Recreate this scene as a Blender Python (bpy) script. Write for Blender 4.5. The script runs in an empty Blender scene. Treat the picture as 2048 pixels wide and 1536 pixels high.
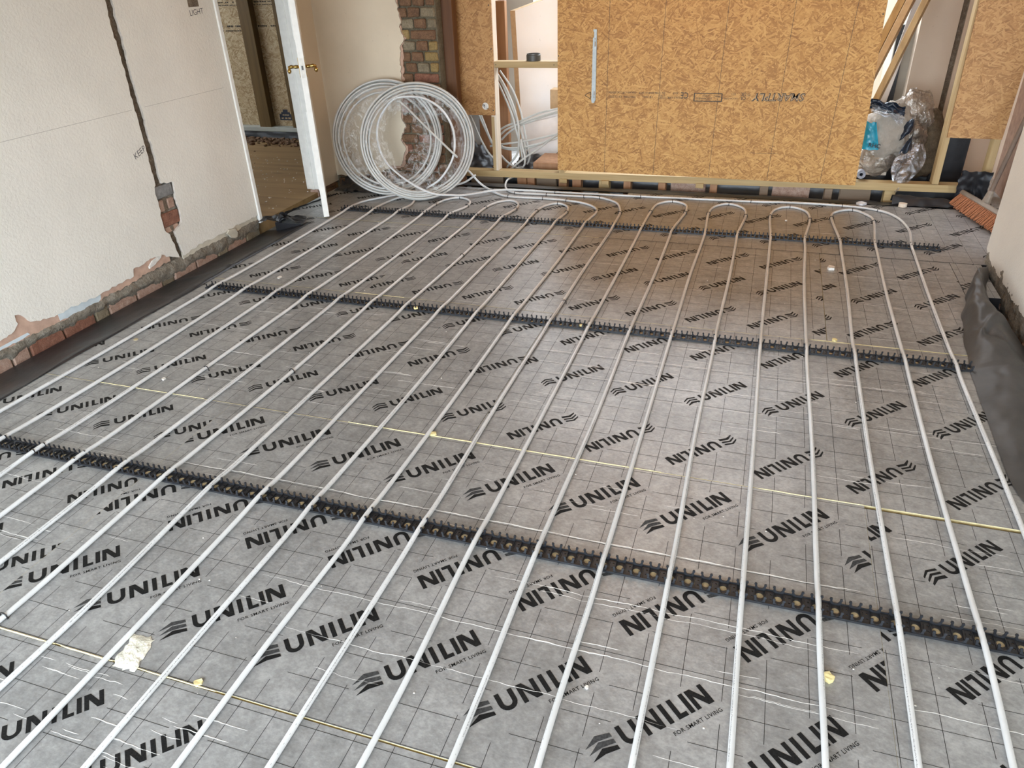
import bpy, bmesh, math, random
from math import sin, cos, pi, radians, sqrt, atan2
from mathutils import Vector, Matrix, noise
from mathutils.geometry import tessellate_polygon

random.seed(7)
S = bpy.context.scene
COL = S.collection

# ------------------------------------------------------------------ camera
cam = bpy.data.cameras.new('camera')
co = bpy.data.objects.new('camera', cam)
COL.objects.link(co)
R0 = (0.94960868, 0.31156987, -0.03416984)
R1 = (-0.12796401, 0.48489333, 0.86516107)
R2 = (-0.28612685, 0.81719195, -0.50032864)
co.matrix_world = Matrix(((R0[0], R1[0], -R2[0], 2.9020148), (R0[1], R1[1], -R2[1], -1.6157961),
                          (R0[2], R1[2], -R2[2], 1.5892296), (0, 0, 0, 1)))
cam.sensor_fit = 'HORIZONTAL'; cam.sensor_width = 36.0
cam.lens = 36.0 * 1467.988 / 2048.0
cam.clip_start = 0.02; cam.clip_end = 100
S.camera = co

# ------------------------------------------------------------------ sky, daylight, exposure
W = bpy.data.worlds.new('sky'); S.world = W; W.use_nodes = True
bg = W.node_tree.nodes['Background']
bg.inputs['Color'].default_value = (0.77, 0.885, 1.0, 1)
bg.inputs['Strength'].default_value = 9.0
def portal(name, loc, rot, sx, sy):
    l = bpy.data.lights.new(name, 'AREA'); l.shape = 'RECTANGLE'; l.size = sx; l.size_y = sy
    l.cycles.is_portal = True
    o = bpy.data.objects.new(name, l); o.location = loc; o.rotation_euler = rot; COL.objects.link(o)
portal('window_portal', (1.8, -3.25, 1.1), (radians(90), 0, 0), 4.3, 2.2)
portal('rooflight_portal', (2.1, 6.32, 2.5), (0, 0, 0), 3.0, 2.25)
lamp = bpy.data.lights.new('added_warm_uplight', 'AREA'); lamp.shape = 'DISK'; lamp.size = .7; lamp.energy = 24; lamp.color = (1.0, .66, .34)  # added unseen fill aimed at the ceiling to warm the far half
lo = bpy.data.objects.new('added_warm_uplight', lamp); lo.location = (2.3, 3.1, 1.55); lo.rotation_euler = (pi, 0, 0); COL.objects.link(lo)
S.view_settings.view_transform = 'Standard'
S.view_settings.look = 'None'
S.view_settings.gamma = 1.0
S.view_settings.use_curve_mapping = False
S.view_settings.exposure = 1.0

# ------------------------------------------------------------------ mesh helpers
class MB:
    def __init__(s): s.v = []; s.f = []; s.m = []; s.uv = None
    def add(s, vs, fs, mi=0):
        b = len(s.v); s.v.extend(vs); s.f.extend([tuple(b + i for i in f) for f in fs]); s.m.extend([mi] * len(fs)); return s
    def box(s, a, b, mi=0, mtx=None):
        x0, y0, z0 = a; x1, y1, z1 = b
        vs = [Vector(p) for p in ((x0,y0,z0),(x1,y0,z0),(x1,y1,z0),(x0,y1,z0),(x0,y0,z1),(x1,y0,z1),(x1,y1,z1),(x0,y1,z1))]
        if mtx: vs = [mtx @ v for v in vs]
        return s.add(vs, [(0,3,2,1),(4,5,6,7),(0,1,5,4),(1,2,6,5),(2,3,7,6),(3,0,4,7)], mi)
    def bevbox(s, a, b, r=.003, mi=0, mtx=None, jit=0.0):
        # box with chamfered long edges on every side (24 verts)
        c = [(a[i] + b[i]) / 2 for i in range(3)]; h = [(b[i] - a[i]) / 2 for i in range(3)]
        vs = []; idx = {}
        for sx in (-1, 1):
            for sy in (-1, 1):
                for sz in (-1, 1):
                    jv = Vector((random.uniform(-jit, jit), random.uniform(-jit, jit), random.uniform(-jit, jit)))
                    for ax in range(3):
                        p = [sx * (h[0] - r), sy * (h[1] - r), sz * (h[2] - r)]
                        p[ax] = (sx, sy, sz)[ax] * h[ax]
                        idx[(sx, sy, sz, ax)] = len(vs)
                        v = Vector((c[0] + p[0], c[1] + p[1], c[2] + p[2])) + jv
                        vs.append(mtx @ v if mtx else v)
        fs = []
        for ax in range(3):
            o1, o2 = [(1, 2), (2, 0), (0, 1)][ax]
            for sg in (-1, 1):
                q = []
                for u, w in ((-1, -1), (1, -1), (1, 1), (-1, 1)):
                    k = [0, 0, 0]; k[ax] = sg; k[o1] = u; k[o2] = w; q.append(idx[(*k, ax)])
                fs.append(tuple(q) if sg > 0 else tuple(q[::-1]))
        for ax in range(3):
            o1, o2 = [(1, 2), (2, 0), (0, 1)][ax]
            for u in (-1, 1):
                for w in (-1, 1):
                    k0 = [0, 0, 0]; k0[ax] = -1; k0[o1] = u; k0[o2] = w; k1 = list(k0); k1[ax] = 1
                    q = (idx[(*k0, o1)], idx[(*k1, o1)], idx[(*k1, o2)], idx[(*k0, o2)])
                    fs.append(q if u * w < 0 else q[::-1])
        for sx in (-1, 1):
            for sy in (-1, 1):
                for sz in (-1, 1):
                    q = tuple(idx[(sx, sy, sz, a_)] for a_ in range(3)); fs.append(q if sx * sy * sz > 0 else q[::-1])
        return s.add(vs, fs, mi)
    def slab(s, pts, fn, depth, mi=0, mside=None, holes=()):
        """flat polygon (2D pts, optional holes) mapped by fn(u, v, d) with front at d=0 and back at d=depth"""
        loops = [list(pts)] + [list(h) for h in holes]
        tris = tessellate_polygon([[Vector((p[0], p[1], 0)) for p in lp] for lp in loops])
        flat = [p for lp in loops for p in lp]; n = len(flat)
        b = len(s.v)
        s.v.extend(Vector(fn(p[0], p[1], 0)) for p in flat); s.v.extend(Vector(fn(p[0], p[1], depth)) for p in flat)
        for t in tris:
            s.f.append(tuple(b + i for i in t)); s.m.append(mi)
            s.f.append(tuple(b + n + i for i in t[::-1])); s.m.append(mi)
        o = 0
        for lp in loops:
            k = len(lp)
            for i in range(k):
                j = (i + 1) % k
                s.f.append((b + o + i, b + o + j, b + n + o + j, b + n + o + i)); s.m.append(mi if mside is None else mside)
            o += k
        return s
    def tube(s, path, r, seg=10, mi=0, caps=True, uv=False, closed=False):
        P = [Vector(p) for p in path]; n = len(P); b = len(s.v)
        T = []
        for i in range(n):
            if closed: t = P[(i + 1) % n] - P[i - 1]
            else: t = P[min(i + 1, n - 1)] - P[max(i - 1, 0)]
            T.append(t.normalized())
        up = Vector((0, 0, 1)) if abs(T[0].z) < .9 else Vector((1, 0, 0))
        N = (up - T[0] * up.dot(T[0])).normalized(); L = 0.0; uvs = []
        for i in range(n):
            if i:
                N = (N - T[i] * N.dot(T[i])).normalized(); L += (P[i] - P[i - 1]).length
            B = T[i].cross(N)
            rr = r[i] if isinstance(r, (list, tuple)) else r
            for k in range(seg):
                a = 2 * pi * k / seg
                s.v.append(P[i] + (N * cos(a) + B * sin(a)) * rr)
            uvs.append(L)
        rings = n if closed else n - 1
        if uv and s.uv is None: s.uv = {}
        for i in range(rings):
            i2 = (i + 1) % n
            for k in range(seg):
                k2 = (k + 1) % seg
                if uv: s.uv[len(s.f)] = ((uvs[i], k / seg), (uvs[i], (k + 1) / seg), (uvs[i2], (k + 1) / seg), (uvs[i2], k / seg))
                s.f.append((b + i * seg + k, b + i * seg + k2, b + i2 * seg + k2, b + i2 * seg + k)); s.m.append(mi)
        if caps and not closed:
            s.f.append(tuple(b + k for k in range(seg))[::-1]); s.m.append(mi)
            s.f.append(tuple(b + (n - 1) * seg + k for k in range(seg))); s.m.append(mi)
        return s
    def lathe(s, prof, seg=20, mi=0, mtx=None):
        b = len(s.v); n = len(prof)
        for (r, z) in prof:
            for k in range(seg):
                v = Vector((r * cos(2 * pi * k / seg), r * sin(2 * pi * k / seg), z))
                s.v.append(mtx @ v if mtx else v)
        for i in range(n - 1):
            for k in range(seg):
                k2 = (k + 1) % seg
                s.f.append((b + i * seg + k, b + i * seg + k2, b + (i + 1) * seg + k2, b + (i + 1) * seg + k)); s.m.append(mi)
        if prof[0][0] > 1e-6: s.f.append(tuple(b + k for k in range(seg))[::-1]); s.m.append(mi)
        if prof[-1][0] > 1e-6: s.f.append(tuple(b + (n - 1) * seg + k for k in range(seg))); s.m.append(mi)
        return s
    def grid(s, fn, nu, nv, mi=0, closed_u=False):
        b = len(s.v)
        for i in range(nu):
            for j in range(nv):
                s.v.append(Vector(fn(i / (nu if closed_u else nu - 1), j / (nv - 1))))
        for i in range(nu if closed_u else nu - 1):
            i2 = (i + 1) % nu
            for j in range(nv - 1):
                s.f.append((b + i * nv + j, b + i2 * nv + j, b + i2 * nv + j + 1, b + i * nv + j + 1)); s.m.append(mi)
        return s
    def mesh(s, name, mats, smooth=False):
        me = bpy.data.meshes.new(name)
        me.from_pydata([tuple(v) for v in s.v], [], s.f)
        for m in (mats if isinstance(mats, (list, tuple)) else [mats]): me.materials.append(m)
        me.polygons.foreach_set('material_index', s.m)
        if smooth: me.polygons.foreach_set('use_smooth', [True] * len(s.f))
        if s.uv:
            ul = me.uv_layers.new(name='UVMap')
            for p in me.polygons:
                u = s.uv.get(p.index)
                if u:
                    for li, c in zip(p.loop_indices, u): ul.data[li].uv = c
        me.update()
        return me
    def build(s, name, mats, parent=None, smooth=False, **tags):
        return obj(name, s.mesh(name, mats, smooth), parent, **tags)

def obj(name, me, parent=None, loc=None, rotz=0.0, **tags):
    o = bpy.data.objects.new(name, me); COL.objects.link(o)
    if loc is not None: o.location = loc
    o.rotation_euler[2] = rotz
    if parent:
        o.parent = parent
        if parent.type == 'EMPTY': o.matrix_parent_inverse = Matrix.Translation(-parent.location)
    for k, v in tags.items(): o[k] = v
    return o
def thing(name, label, cat, loc=(0, 0, 0), group=None):
    o = bpy.data.objects.new(name, None); COL.objects.link(o); o.location = loc; o.empty_display_size = .05
    o['label'] = label; o['category'] = cat
    if group: o['group'] = group
    return o
def tag(o, label, cat, group=None):
    o['label'] = label; o['category'] = cat
    if group: o['group'] = group
    return o
def nz(x, y=0.0, z=0.0): return noise.noise(Vector((x, y, z)))
def ragged(pts, step=.02, amp=.004, seed=0.0):
    """subdivide a polyline and jitter it"""
    out = []
    for i in range(len(pts) - 1):
        a = Vector(pts[i]); b = Vector(pts[i + 1]); n = max(1, int((b - a).length / step))
        for k in range(n):
            p = a.lerp(b, k / n); j = amp if (k or i) else 0
            out.append((p.x + j * nz(p.x * 37 + seed, p.y * 37, 1.3) * 2, p.y + j * nz(p.x * 37 + seed, p.y * 37, 7.7) * 2))
    out.append(tuple(pts[-1]))
    return out
def catmull(pts, step=.02):
    P = [Vector(p) for p in pts]; out = []
    P = [P[0] * 2 - P[1]] + P + [P[-1] * 2 - P[-2]]
    for i in range(1, len(P) - 2):
        a, b, c, d = P[i - 1], P[i], P[i + 1], P[i + 2]
        n = max(1, int((c - b).length / step))
        for k in range(n):
            t = k / n
            out.append(.5 * ((2 * b) + (c - a) * t + (2 * a - 5 * b + 4 * c - d) * t * t + (3 * b - a - 3 * c + d) * t ** 3))
    out.append(P[-2]); return out
_fontcache = {}
def text_faces(txt, size=1.0, bold=0.0, spacing=1.0):
    key = (txt, bold, spacing)
    if key not in _fontcache:
        cu = bpy.data.curves.new('txt', 'FONT'); cu.body = txt; cu.size = 1.0; cu.offset = bold; cu.resolution_u = 2
        cu.space_character = spacing
        o = bpy.data.objects.new('txt', cu); COL.objects.link(o)
        dg = bpy.context.evaluated_depsgraph_get(); dg.update()
        me = bpy.data.meshes.new_from_object(o.evaluated_get(dg))
        vs = [(v.co.x, v.co.y) for v in me.vertices]; fs = [tuple(p.vertices) for p in me.polygons]
        bpy.data.objects.remove(o); bpy.data.meshes.remove(me); bpy.data.curves.remove(cu)
        _fontcache[key] = (vs, fs)
    vs, fs = _fontcache[key]
    return [(x * size, y * size) for x, y in vs], fs
def text_width(txt, size=1.0, bold=0.0, spacing=1.0):
    vs, _ = text_faces(txt, size, bold, spacing)
    return max(v[0] for v in vs) - min(v[0] for v in vs)

# ------------------------------------------------------------------ materials
class NT:
    def __init__(s, name):
        s.mat = bpy.data.materials.new(name); s.mat.use_nodes = True
        s.t = s.mat.node_tree; s.bsdf = s.t.nodes['Principled BSDF']; s.out = s.t.nodes['Material Output']
    def n(s, typ, **kw):
        nd = s.t.nodes.new(typ)
        for k, v in kw.items():
            if k.startswith('i_'): nd.inputs[k[2:].replace('_', ' ')].default_value = v
            else: setattr(nd, k, v)
        return nd
    def l(s, a, b): s.t.links.new(a, b)
    def coord(s, kind='Object'): return s.n('ShaderNodeTexCoord').outputs[kind]
    def mapping(s, vec, scale=(1, 1, 1), rot=(0, 0, 0), loc=(0, 0, 0)):
        m = s.n('ShaderNodeMapping'); m.inputs['Scale'].default_value = scale; m.inputs['Rotation'].default_value = rot; m.inputs['Location'].default_value = loc
        s.l(vec, m.inputs['Vector']); return m.outputs['Vector']
    def noise(s, vec, scale, detail=4, rough=.5, out='Fac'):
        nd = s.n('ShaderNodeTexNoise'); nd.inputs['Scale'].default_value = scale; nd.inputs['Detail'].default_value = detail; nd.inputs['Roughness'].default_value = rough
        s.l(vec, nd.inputs['Vector']); return nd.outputs[out]
    def ramp(s, fac, stops, interp='LINEAR'):
        r = s.n('ShaderNodeValToRGB'); r.color_ramp.interpolation = interp
        e = r.color_ramp.elements
        while len(e) < len(stops): e.new(.5)
        for el, (p, c) in zip(e, stops):
            el.position = p; el.color = c if len(c) == 4 else (*c, 1)
        s.l(fac, r.inputs['Fac']); return r.outputs['Color']
    def math(s, op, a, b=0.0, clamp=False):
        m = s.n('ShaderNodeMath', operation=op, use_clamp=clamp)
        for i, x in enumerate((a, b)):
            if isinstance(x, (int, float)): m.inputs[i].default_value = x
            else: s.l(x, m.inputs[i])
        return m.outputs[0]
    def mix(s, fac, a, b, blend='MIX'):
        m = s.n('ShaderNodeMix', data_type='RGBA', blend_type=blend)
        for k, x in ((0, fac), (6, a), (7, b)):
            if isinstance(x, (int, float)): m.inputs[k].default_value = x
            elif isinstance(x, tuple): m.inputs[k].default_value = x if len(x) == 4 else (*x, 1)
            else: s.l(x, m.inputs[k])
        return m.outputs[2]
    def bump(s, h, strength=.3, dist=.002):
        b = s.n('ShaderNodeBump'); b.inputs['Strength'].default_value = strength; b.inputs['Distance'].default_value = dist
        s.l(h, b.inputs['Height']); s.l(b.outputs['Normal'], s.bsdf.inputs['Normal']); return b
    def set(s, color=None, rough=None, metal=None, spec=None):
        if color is not None:
            if isinstance(color, tuple): s.bsdf.inputs['Base Color'].default_value = (*color[:3], 1)
            else: s.l(color, s.bsdf.inputs['Base Color'])
        if rough is not None:
            if isinstance(rough, (int, float)): s.bsdf.inputs['Roughness'].default_value = rough
            else: s.l(rough, s.bsdf.inputs['Roughness'])
        if metal is not None: s.bsdf.inputs['Metallic'].default_value = metal
        if spec is not None: s.bsdf.inputs['Specular IOR Level'].default_value = spec
        return s.mat
def simple(name, color, rough=.6, metal=0.0, var=.12, scale=30, bump=0.0, bdist=.001, spec=None):
    m = NT(name); c = m.coord(); f = m.noise(c, scale)
    lo = tuple(x * (1 - var) for x in color); hi = tuple(min(1, x * (1 + var)) for x in color)
    m.set(m.ramp(f, [(.3, lo), (.7, hi)]), rough, metal, spec)
    if bump: m.bump(m.noise(c, scale * 3), bump, bdist)
    return m.mat
def m_osb(name, dark, mid, light, deep=(.10, .05, .02)):
    m = NT(name); c = m.coord()
    sx = m.n('ShaderNodeSeparateXYZ'); m.l(c, sx.inputs[0])
    cb = m.n('ShaderNodeCombineXYZ'); m.l(sx.outputs[0], cb.inputs[0]); m.l(sx.outputs[2], cb.inputs[1])
    nn = m.n('ShaderNodeTexNoise'); nn.inputs['Scale'].default_value = 14; nn.inputs['Detail'].default_value = 2; m.l(cb.outputs[0], nn.inputs['Vector'])
    wv = m.n('ShaderNodeVectorMath', operation='MULTIPLY_ADD'); m.l(nn.outputs['Color'], wv.inputs[0]); wv.inputs[1].default_value = (.025, .025, 0); m.l(cb.outputs[0], wv.inputs[2])
    best = None; tone = None
    for k, (ang, sc) in enumerate(((8, (13, 95)), (38, (15, 105)), (72, (17, 100)), (-25, (14, 110)), (-58, (16, 105)), (15, (20, 140)), (-40, (22, 150)))):
        mp = m.mapping(wv.outputs[0], (sc[0], sc[1], 1), (0, 0, 0), (k * 3.7, k * 1.9, 0))
        rot = m.mapping(wv.outputs[0], (1, 1, 1), (0, 0, radians(ang)))
        mp2 = m.mapping(rot, (sc[0], sc[1], 1), (0, 0, 0), (k * 3.7, k * 1.9, 0))
        v = m.n('ShaderNodeTexVoronoi', voronoi_dimensions='2D'); v.inputs['Scale'].default_value = 1.0; m.l(mp2, v.inputs['Vector'])
        sp = m.n('ShaderNodeSeparateColor'); m.l(v.outputs['Color'], sp.inputs[0])
        pr, tn = sp.outputs[0], sp.outputs[1]
        if best is None: best, tone = pr, tn
        else:
            gt = m.math('GREATER_THAN', pr, best)
            mx = m.n('ShaderNodeMix', data_type='FLOAT'); m.l(gt, mx.inputs[0]); m.l(tone, mx.inputs[2]); m.l(tn, mx.inputs[3]); tone = mx.outputs[0]
            best = m.math('MAXIMUM', pr, best)
    grain = m.noise(m.mapping(wv.outputs[0], (40, 160, 1), (0, 0, .4)), 1.0, 3)
    t2 = m.math('ADD', m.math('MULTIPLY', tone, .75), m.math('MULTIPLY', grain, .3))
    col = m.ramp(t2, [(.06, deep), (.14, dark), (.36, tuple((a + b) / 2 for a, b in zip(dark, mid))), (.52, mid), (.72, tuple((a + b) / 2 for a, b in zip(light, mid))), (.95, light)])
    spk = m.noise(cb.outputs[0], 55, 2)
    col = m.mix(m.ramp(spk, [(.70, (0, 0, 0)), (.76, (.55, .55, .55))]), col, deep)
    m.set(col, .62); m.bump(t2, .25, .0015)
    return m.mat
def m_wood(name, a, b, axis='x', scale=1.0, rough=.6):
    m = NT(name); c = m.coord()
    st = {'x': (1.2, 28, 28), 'y': (28, 1.2, 28), 'z': (28, 28, 1.2)}[axis]
    g = m.noise(m.mapping(c, tuple(q * scale for q in st)), 1.0, 5, .6)
    k = m.noise(m.mapping(c, tuple((4 if q < 2 else 14) for q in st)), 1.0, 1)
    col = m.ramp(g, [(.28, a), (.72, b)])
    col = m.mix(m.ramp(k, [(.70, (0, 0, 0)), (.80, (.6, .6, .6))]), col, tuple(q * .35 for q in a))
    m.set(col, rough); m.bump(g, .15, .001)
    return m.mat
def m_plaster(name, color, bump=.35, scale=95, dirt=.12, rough=.8):
    m = NT(name); c = m.coord()
    big = m.noise(c, 2.3, 5, .6); fine = m.noise(c, scale, 3, .55); sp = m.noise(c, 42, 2)
    lo = tuple(x * (1 - dirt) for x in color)
    col = m.ramp(big, [(.3, lo), (.65, color)])
    col = m.mix(m.ramp(sp, [(.73, (0, 0, 0)), (.78, (.35, .35, .35))]), col, tuple(x * .55 for x in color))
    m.set(col, rough); m.bump(fine, bump, .004)
    return m.mat
def m_rough(name, c1, c2, c3, scale=14, bump=.8, bd=.01):
    m = NT(name); c = m.coord(); f = m.noise(c, scale, 6, .65); g = m.noise(c, scale * 6, 4, .6)
    col = m.ramp(f, [(.3, c1), (.52, c2), (.72, c3)])
    m.set(m.mix(.35, col, m.ramp(g, [(.35, tuple(q * .5 for q in c1)), (.65, c3)])), .9)
    m.bump(m.math('ADD', f, m.math('MULTIPLY', g, .5)), bump, bd)
    return m.mat
def m_foil():
    m = NT('printed_foil_facing'); c = m.coord()
    big = m.noise(c, 3.0, 5, .6); mid = m.noise(c, 22, 8, .72); fin = m.noise(m.mapping(c, (1, 1.6, 1), (0, 0, .7)), 75, 5, .7)
    wr = m.noise(m.mapping(c, (6, 40, 6), (0, 0, .5)), 1.0, 4, .6)
    wr2 = m.noise(m.mapping(c, (50, 8, 6), (0, 0, .3)), 1.0, 4, .6)
    t = m.math('ADD', m.math('MULTIPLY', big, .30), m.math('ADD', m.math('MULTIPLY', mid, .42), m.math('MULTIPLY', fin, .28)))
    col = m.ramp(t, [(.36, (.195, .196, .193)), (.50, (.315, .316, .312)), (.63, (.46, .462, .457))])
    col = m.mix(m.ramp(wr, [(.66, (0, 0, 0)), (.74, (.35, .35, .35))]), col, (.55, .55, .54))
    col = m.mix(m.ramp(wr2, [(.68, (0, 0, 0)), (.75, (.25, .25, .25))]), col, (.5, .5, .49))
    m.set(col, m.math('ADD', m.math('MULTIPLY', mid, .16), .30), .28)
    wob = m.noise(c, 7, 3, .5)
    m.bump(m.math('ADD', m.math('MULTIPLY', mid, .5), m.math('ADD', m.math('MULTIPLY', wr, .6), wob)), .22, .004)
    return m.mat
def m_pipe():
    m = NT('white_pipe_plastic'); uv = m.coord('UV')
    s = m.n('ShaderNodeSeparateXYZ'); m.l(uv, s.inputs[0])
    u, v = s.outputs[0], s.outputs[1]
    band = m.math('MULTIPLY', m.math('GREATER_THAN', v, .865), m.math('LESS_THAN', v, .93))
    cb = m.n('ShaderNodeCombineXYZ'); m.l(m.math('MULTIPLY', u, 260), cb.inputs[0]); m.l(m.math('MULTIPLY', v, 60), cb.inputs[1])
    glyph = m.math('GREATER_THAN', m.noise(cb.outputs[0], 1.0, 2), .52)
    cb2 = m.n('ShaderNodeCombineXYZ'); m.l(m.math('MULTIPLY', u, 2.3), cb2.inputs[0])
    gate = m.math('GREATER_THAN', m.noise(cb2.outputs[0], 1.0, 0), .52)
    dot = m.math('MULTIPLY', m.math('LESS_THAN', m.math('FRACT', m.math('MULTIPLY', u, 38)), .16), m.math('MULTIPLY', m.math('GREATER_THAN', v, .885), m.math('LESS_THAN', v, .91)))
    ink = m.math('MAXIMUM', m.math('MULTIPLY', m.math('MULTIPLY', band, glyph), gate), m.math('MULTIPLY', dot, .7))
    o = m.coord(); f = m.noise(o, 9, 3)
    col = m.mix(m.math('MULTIPLY', ink, .75), m.ramp(f, [(.3, (.60, .60, .59)), (.7, (.68, .685, .68))]), (.05, .05, .05))
    m.set(col, .30, 0.0, .5)
    return m.mat
def m_film(name, tint=(.9, .9, .9), base=.07, ridge=.5, scale=9.0):
    m = NT(name); c = m.coord()
    r1 = m.noise(m.mapping(c, (1, 2.2, .7), (.3, .5, .2)), scale, 6, .65)
    r2 = m.noise(c, scale * 4.5, 4, .6)
    fold = m.math('SUBTRACT', 1.0, m.math('MULTIPLY', m.math('ABSOLUTE', m.math('SUBTRACT', r1, .5)), 15.0), True)
    g = m.n('ShaderNodeBsdfGlossy'); g.inputs['Roughness'].default_value = .13; g.inputs['Color'].default_value = (*tint, 1)
    d = m.n('ShaderNodeBsdfTranslucent'); d.inputs['Color'].default_value = (*[q * .8 for q in tint], 1)
    df = m.n('ShaderNodeBsdfDiffuse'); df.inputs['Color'].default_value = (*[q * .75 for q in tint], 1)
    tr = m.n('ShaderNodeBsdfTransparent')
    b = m.n('ShaderNodeBump'); b.inputs['Strength'].default_value = .9; b.inputs['Distance'].default_value = .02
    m.l(m.math('ADD', r1, m.math('MULTIPLY', r2, .35)), b.inputs['Height']); m.l(b.outputs[0], g.inputs['Normal'])
    a = m.n('ShaderNodeAddShader')
    mx0 = m.n('ShaderNodeMixShader'); mx0.inputs[0].default_value = .45; m.l(d.outputs[0], mx0.inputs[1]); m.l(df.outputs[0], mx0.inputs[2])
    mx1 = m.n('ShaderNodeMixShader'); mx1.inputs[0].default_value = .72; m.l(mx0.outputs[0], mx1.inputs[1]); m.l(g.outputs[0], mx1.inputs[2])
    mx2 = m.n('ShaderNodeMixShader'); m.l(m.math('ADD', m.math('MULTIPLY', fold, ridge), base), mx2.inputs[0])
    m.l(tr.outputs[0], mx2.inputs[1]); m.l(mx1.outputs[0], mx2.inputs[2])
    m.l(mx2.outputs[0], m.out.inputs['Surface'])
    return m.mat

M = {}
M['foil'] = m_foil()
M['foam'] = simple('yellow_foam_core', (.68, .58, .33), .9, 0, .15, 60, .4)
M['ink'] = simple('black_print_ink', (.010, .010, .010), .6, 0, .6, 220, spec=.15)
M['inkgrey'] = simple('grey_print_ink', (.045, .045, .045), .6, 0, .5, 160, spec=.2)
M['gridink'] = simple('grid_line_ink', (.025, .024, .023), .6, 0, .3, 60, spec=.2)
M['crease'] = simple('bare_foil_crease', (.86, .86, .84), .35, .25, .15, 60)
M['pipe'] = m_pipe()
M['pipecoil'] = simple('dimmed_white_pipe_plastic', (.50, .495, .465), .3, 0, .08, 12)  # white pipe plastic, greyed to paint in the dimmer light there
M['rail'] = simple('charcoal_rail_plastic', (.015, .016, .019), .42, 0, .3, 40, .1)
M['tape'] = simple('beige_adhesive_tape', (.46, .37, .22), .7, 0, .25, 60)
M['staple'] = simple('black_staple_plastic', (.012, .012, .013), .35)
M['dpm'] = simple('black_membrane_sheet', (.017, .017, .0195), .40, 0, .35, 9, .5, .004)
M['dpmdust'] = simple('dusty_membrane_sheet', (.052, .050, .048), .5, 0, .3, 7, .5, .004)
M['plaster'] = m_plaster('white_textured_paint', (.77, .728, .65), .55, 75, .10)
M['plaster2'] = m_plaster('warm_tinted_white_paint', (.68, .58, .44), .2, 90, .10)  # same white paint with warm room light mixed into the colour
M['plasteredge'] = simple('plaster_broken_edge', (.55, .48, .41), .9, 0, .2, 40, .6)
M['pink'] = simple('pink_undercoat_plaster', (.50, .33, .245), .9, 0, .15, 22, .4)
M['bluepaint'] = simple('pale_blue_old_paint', (.56, .62, .64), .7, 0, .1, 18, .2)
M['cream'] = simple('cream_old_paint', (.55, .50, .40), .7, 0, .15, 18, .2)
M['mortar'] = m_rough('grey_crumbling_mortar', (.115, .092, .066), (.22, .19, .145), (.34, .30, .24), 13, .9, .014)
M['chase'] = m_rough('brown_chased_mortar', (.075, .05, .03), (.16, .11, .07), (.30, .25, .19), 26, .9, .01)
M['redpost'] = m_wood('red_brown_timber', (.08, .028, .007), (.15, .062, .018), 'z')
M['mortarbrown'] = m_rough('olive_brown_mortar', (.07, .055, .032), (.13, .105, .062), (.20, .165, .11), 16, .9, .012)
M['warmwall'] = m_plaster('warm_cream_paint', (.54, .435, .335), .2, 90, .1)
M['brickred'] = m_rough('red_brick', (.13, .05, .03), (.24, .095, .055), (.35, .18, .12), 24, .6, .006)
M['brickpink'] = m_rough('pink_dusty_brick', (.28, .15, .10), (.42, .27, .20), (.52, .38, .30), 26, .5, .006)
M['brickbrown'] = m_rough('brown_brick', (.09, .045, .024), (.17, .09, .047), (.27, .155, .085), 20, .6, .006)
M['brickyellow'] = m_rough('yellow_stock_brick', (.17, .105, .035), (.27, .18, .065), (.38, .275, .12), 18, .6, .006)
M['brickgrey'] = m_rough('grey_lime_brick', (.13, .10, .06), (.22, .175, .11), (.30, .25, .17), 18, .6, .006)
M['gloss'] = simple('white_gloss_paint', (.78, .755, .70), .35, 0, .05, 25)
M['brass'] = simple('aged_brass', (.42, .27, .085), .25, 1.0, .25, 50)
M['osb'] = m_osb('golden_osb', (.31, .14, .035), (.475, .245, .066), (.62, .36, .12))
M['osb2'] = m_osb('brown_osb', (.28, .13, .042), (.41, .21, .07), (.50, .285, .11))
M['osbhall'] = m_osb('pale_osb', (.30, .19, .09), (.48, .36, .21), (.60, .49, .32))
M['pine_x'] = m_wood('sawn_pine_along_x', (.33, .215, .085), (.49, .355, .17), 'x')
M['pine_z'] = m_wood('sawn_pine_upright', (.33, .21, .085), (.48, .34, .165), 'z')
M['pinepale'] = m_wood('pale_planed_pine', (.60, .48, .36), (.74, .64, .52), 'z')
M['darkstud'] = m_wood('dark_brown_timber', (.095, .055, .018), (.175, .105, .036), 'z')
M['oldwood'] = m_wood('old_brown_timber', (.13, .085, .05), (.24, .165, .105), 'x')
M['redwood'] = m_wood('orange_softwood', (.25, .115, .05), (.38, .20, .095), 'z')
M['mdf'] = simple('tan_mdf', (.50, .35, .20), .75, 0, .08, 40)
M['plyfloor'] = m_wood('dusty_plywood_floor', (.22, .125, .05), (.36, .225, .10), 'x', .4)
M['galv'] = simple('galvanised_steel', (.40, .43, .43), .55, .5, .12, 30)
M['can'] = simple('dark_grey_cap', (.075, .07, .062), .45, .2, .1, 20)
M['sticker'] = simple('white_sticker', (.72, .69, .63), .6)
M['board'] = m_plaster('white_lining_board', (.90, .87, .85), .1, 40, .05, .5)
M['silver'] = simple('silver_insulation_face', (.80, .80, .82), .35, .3, .12, 5, .3, .004)
M['concrete'] = m_rough('grey_slab', (.12, .115, .11), (.20, .195, .185), (.30, .29, .28), 8, .3, .004)
M['backfloor'] = m_rough('dusty_grey_back_floor', (.30, .29, .28), (.48, .46, .44), (.62, .60, .58), 10, .3, .004)
M['film'] = m_film('clear_shrink_film', (.85, .85, .83), .006, .02, 10)
M['filmweb'] = m_film('clear_shrink_film_web', (.92, .92, .90), .014, .30, 15)
M['bagfilm'] = m_film('cloudy_polythene', (.55, .49, .43), .42, .35, 9)
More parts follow.
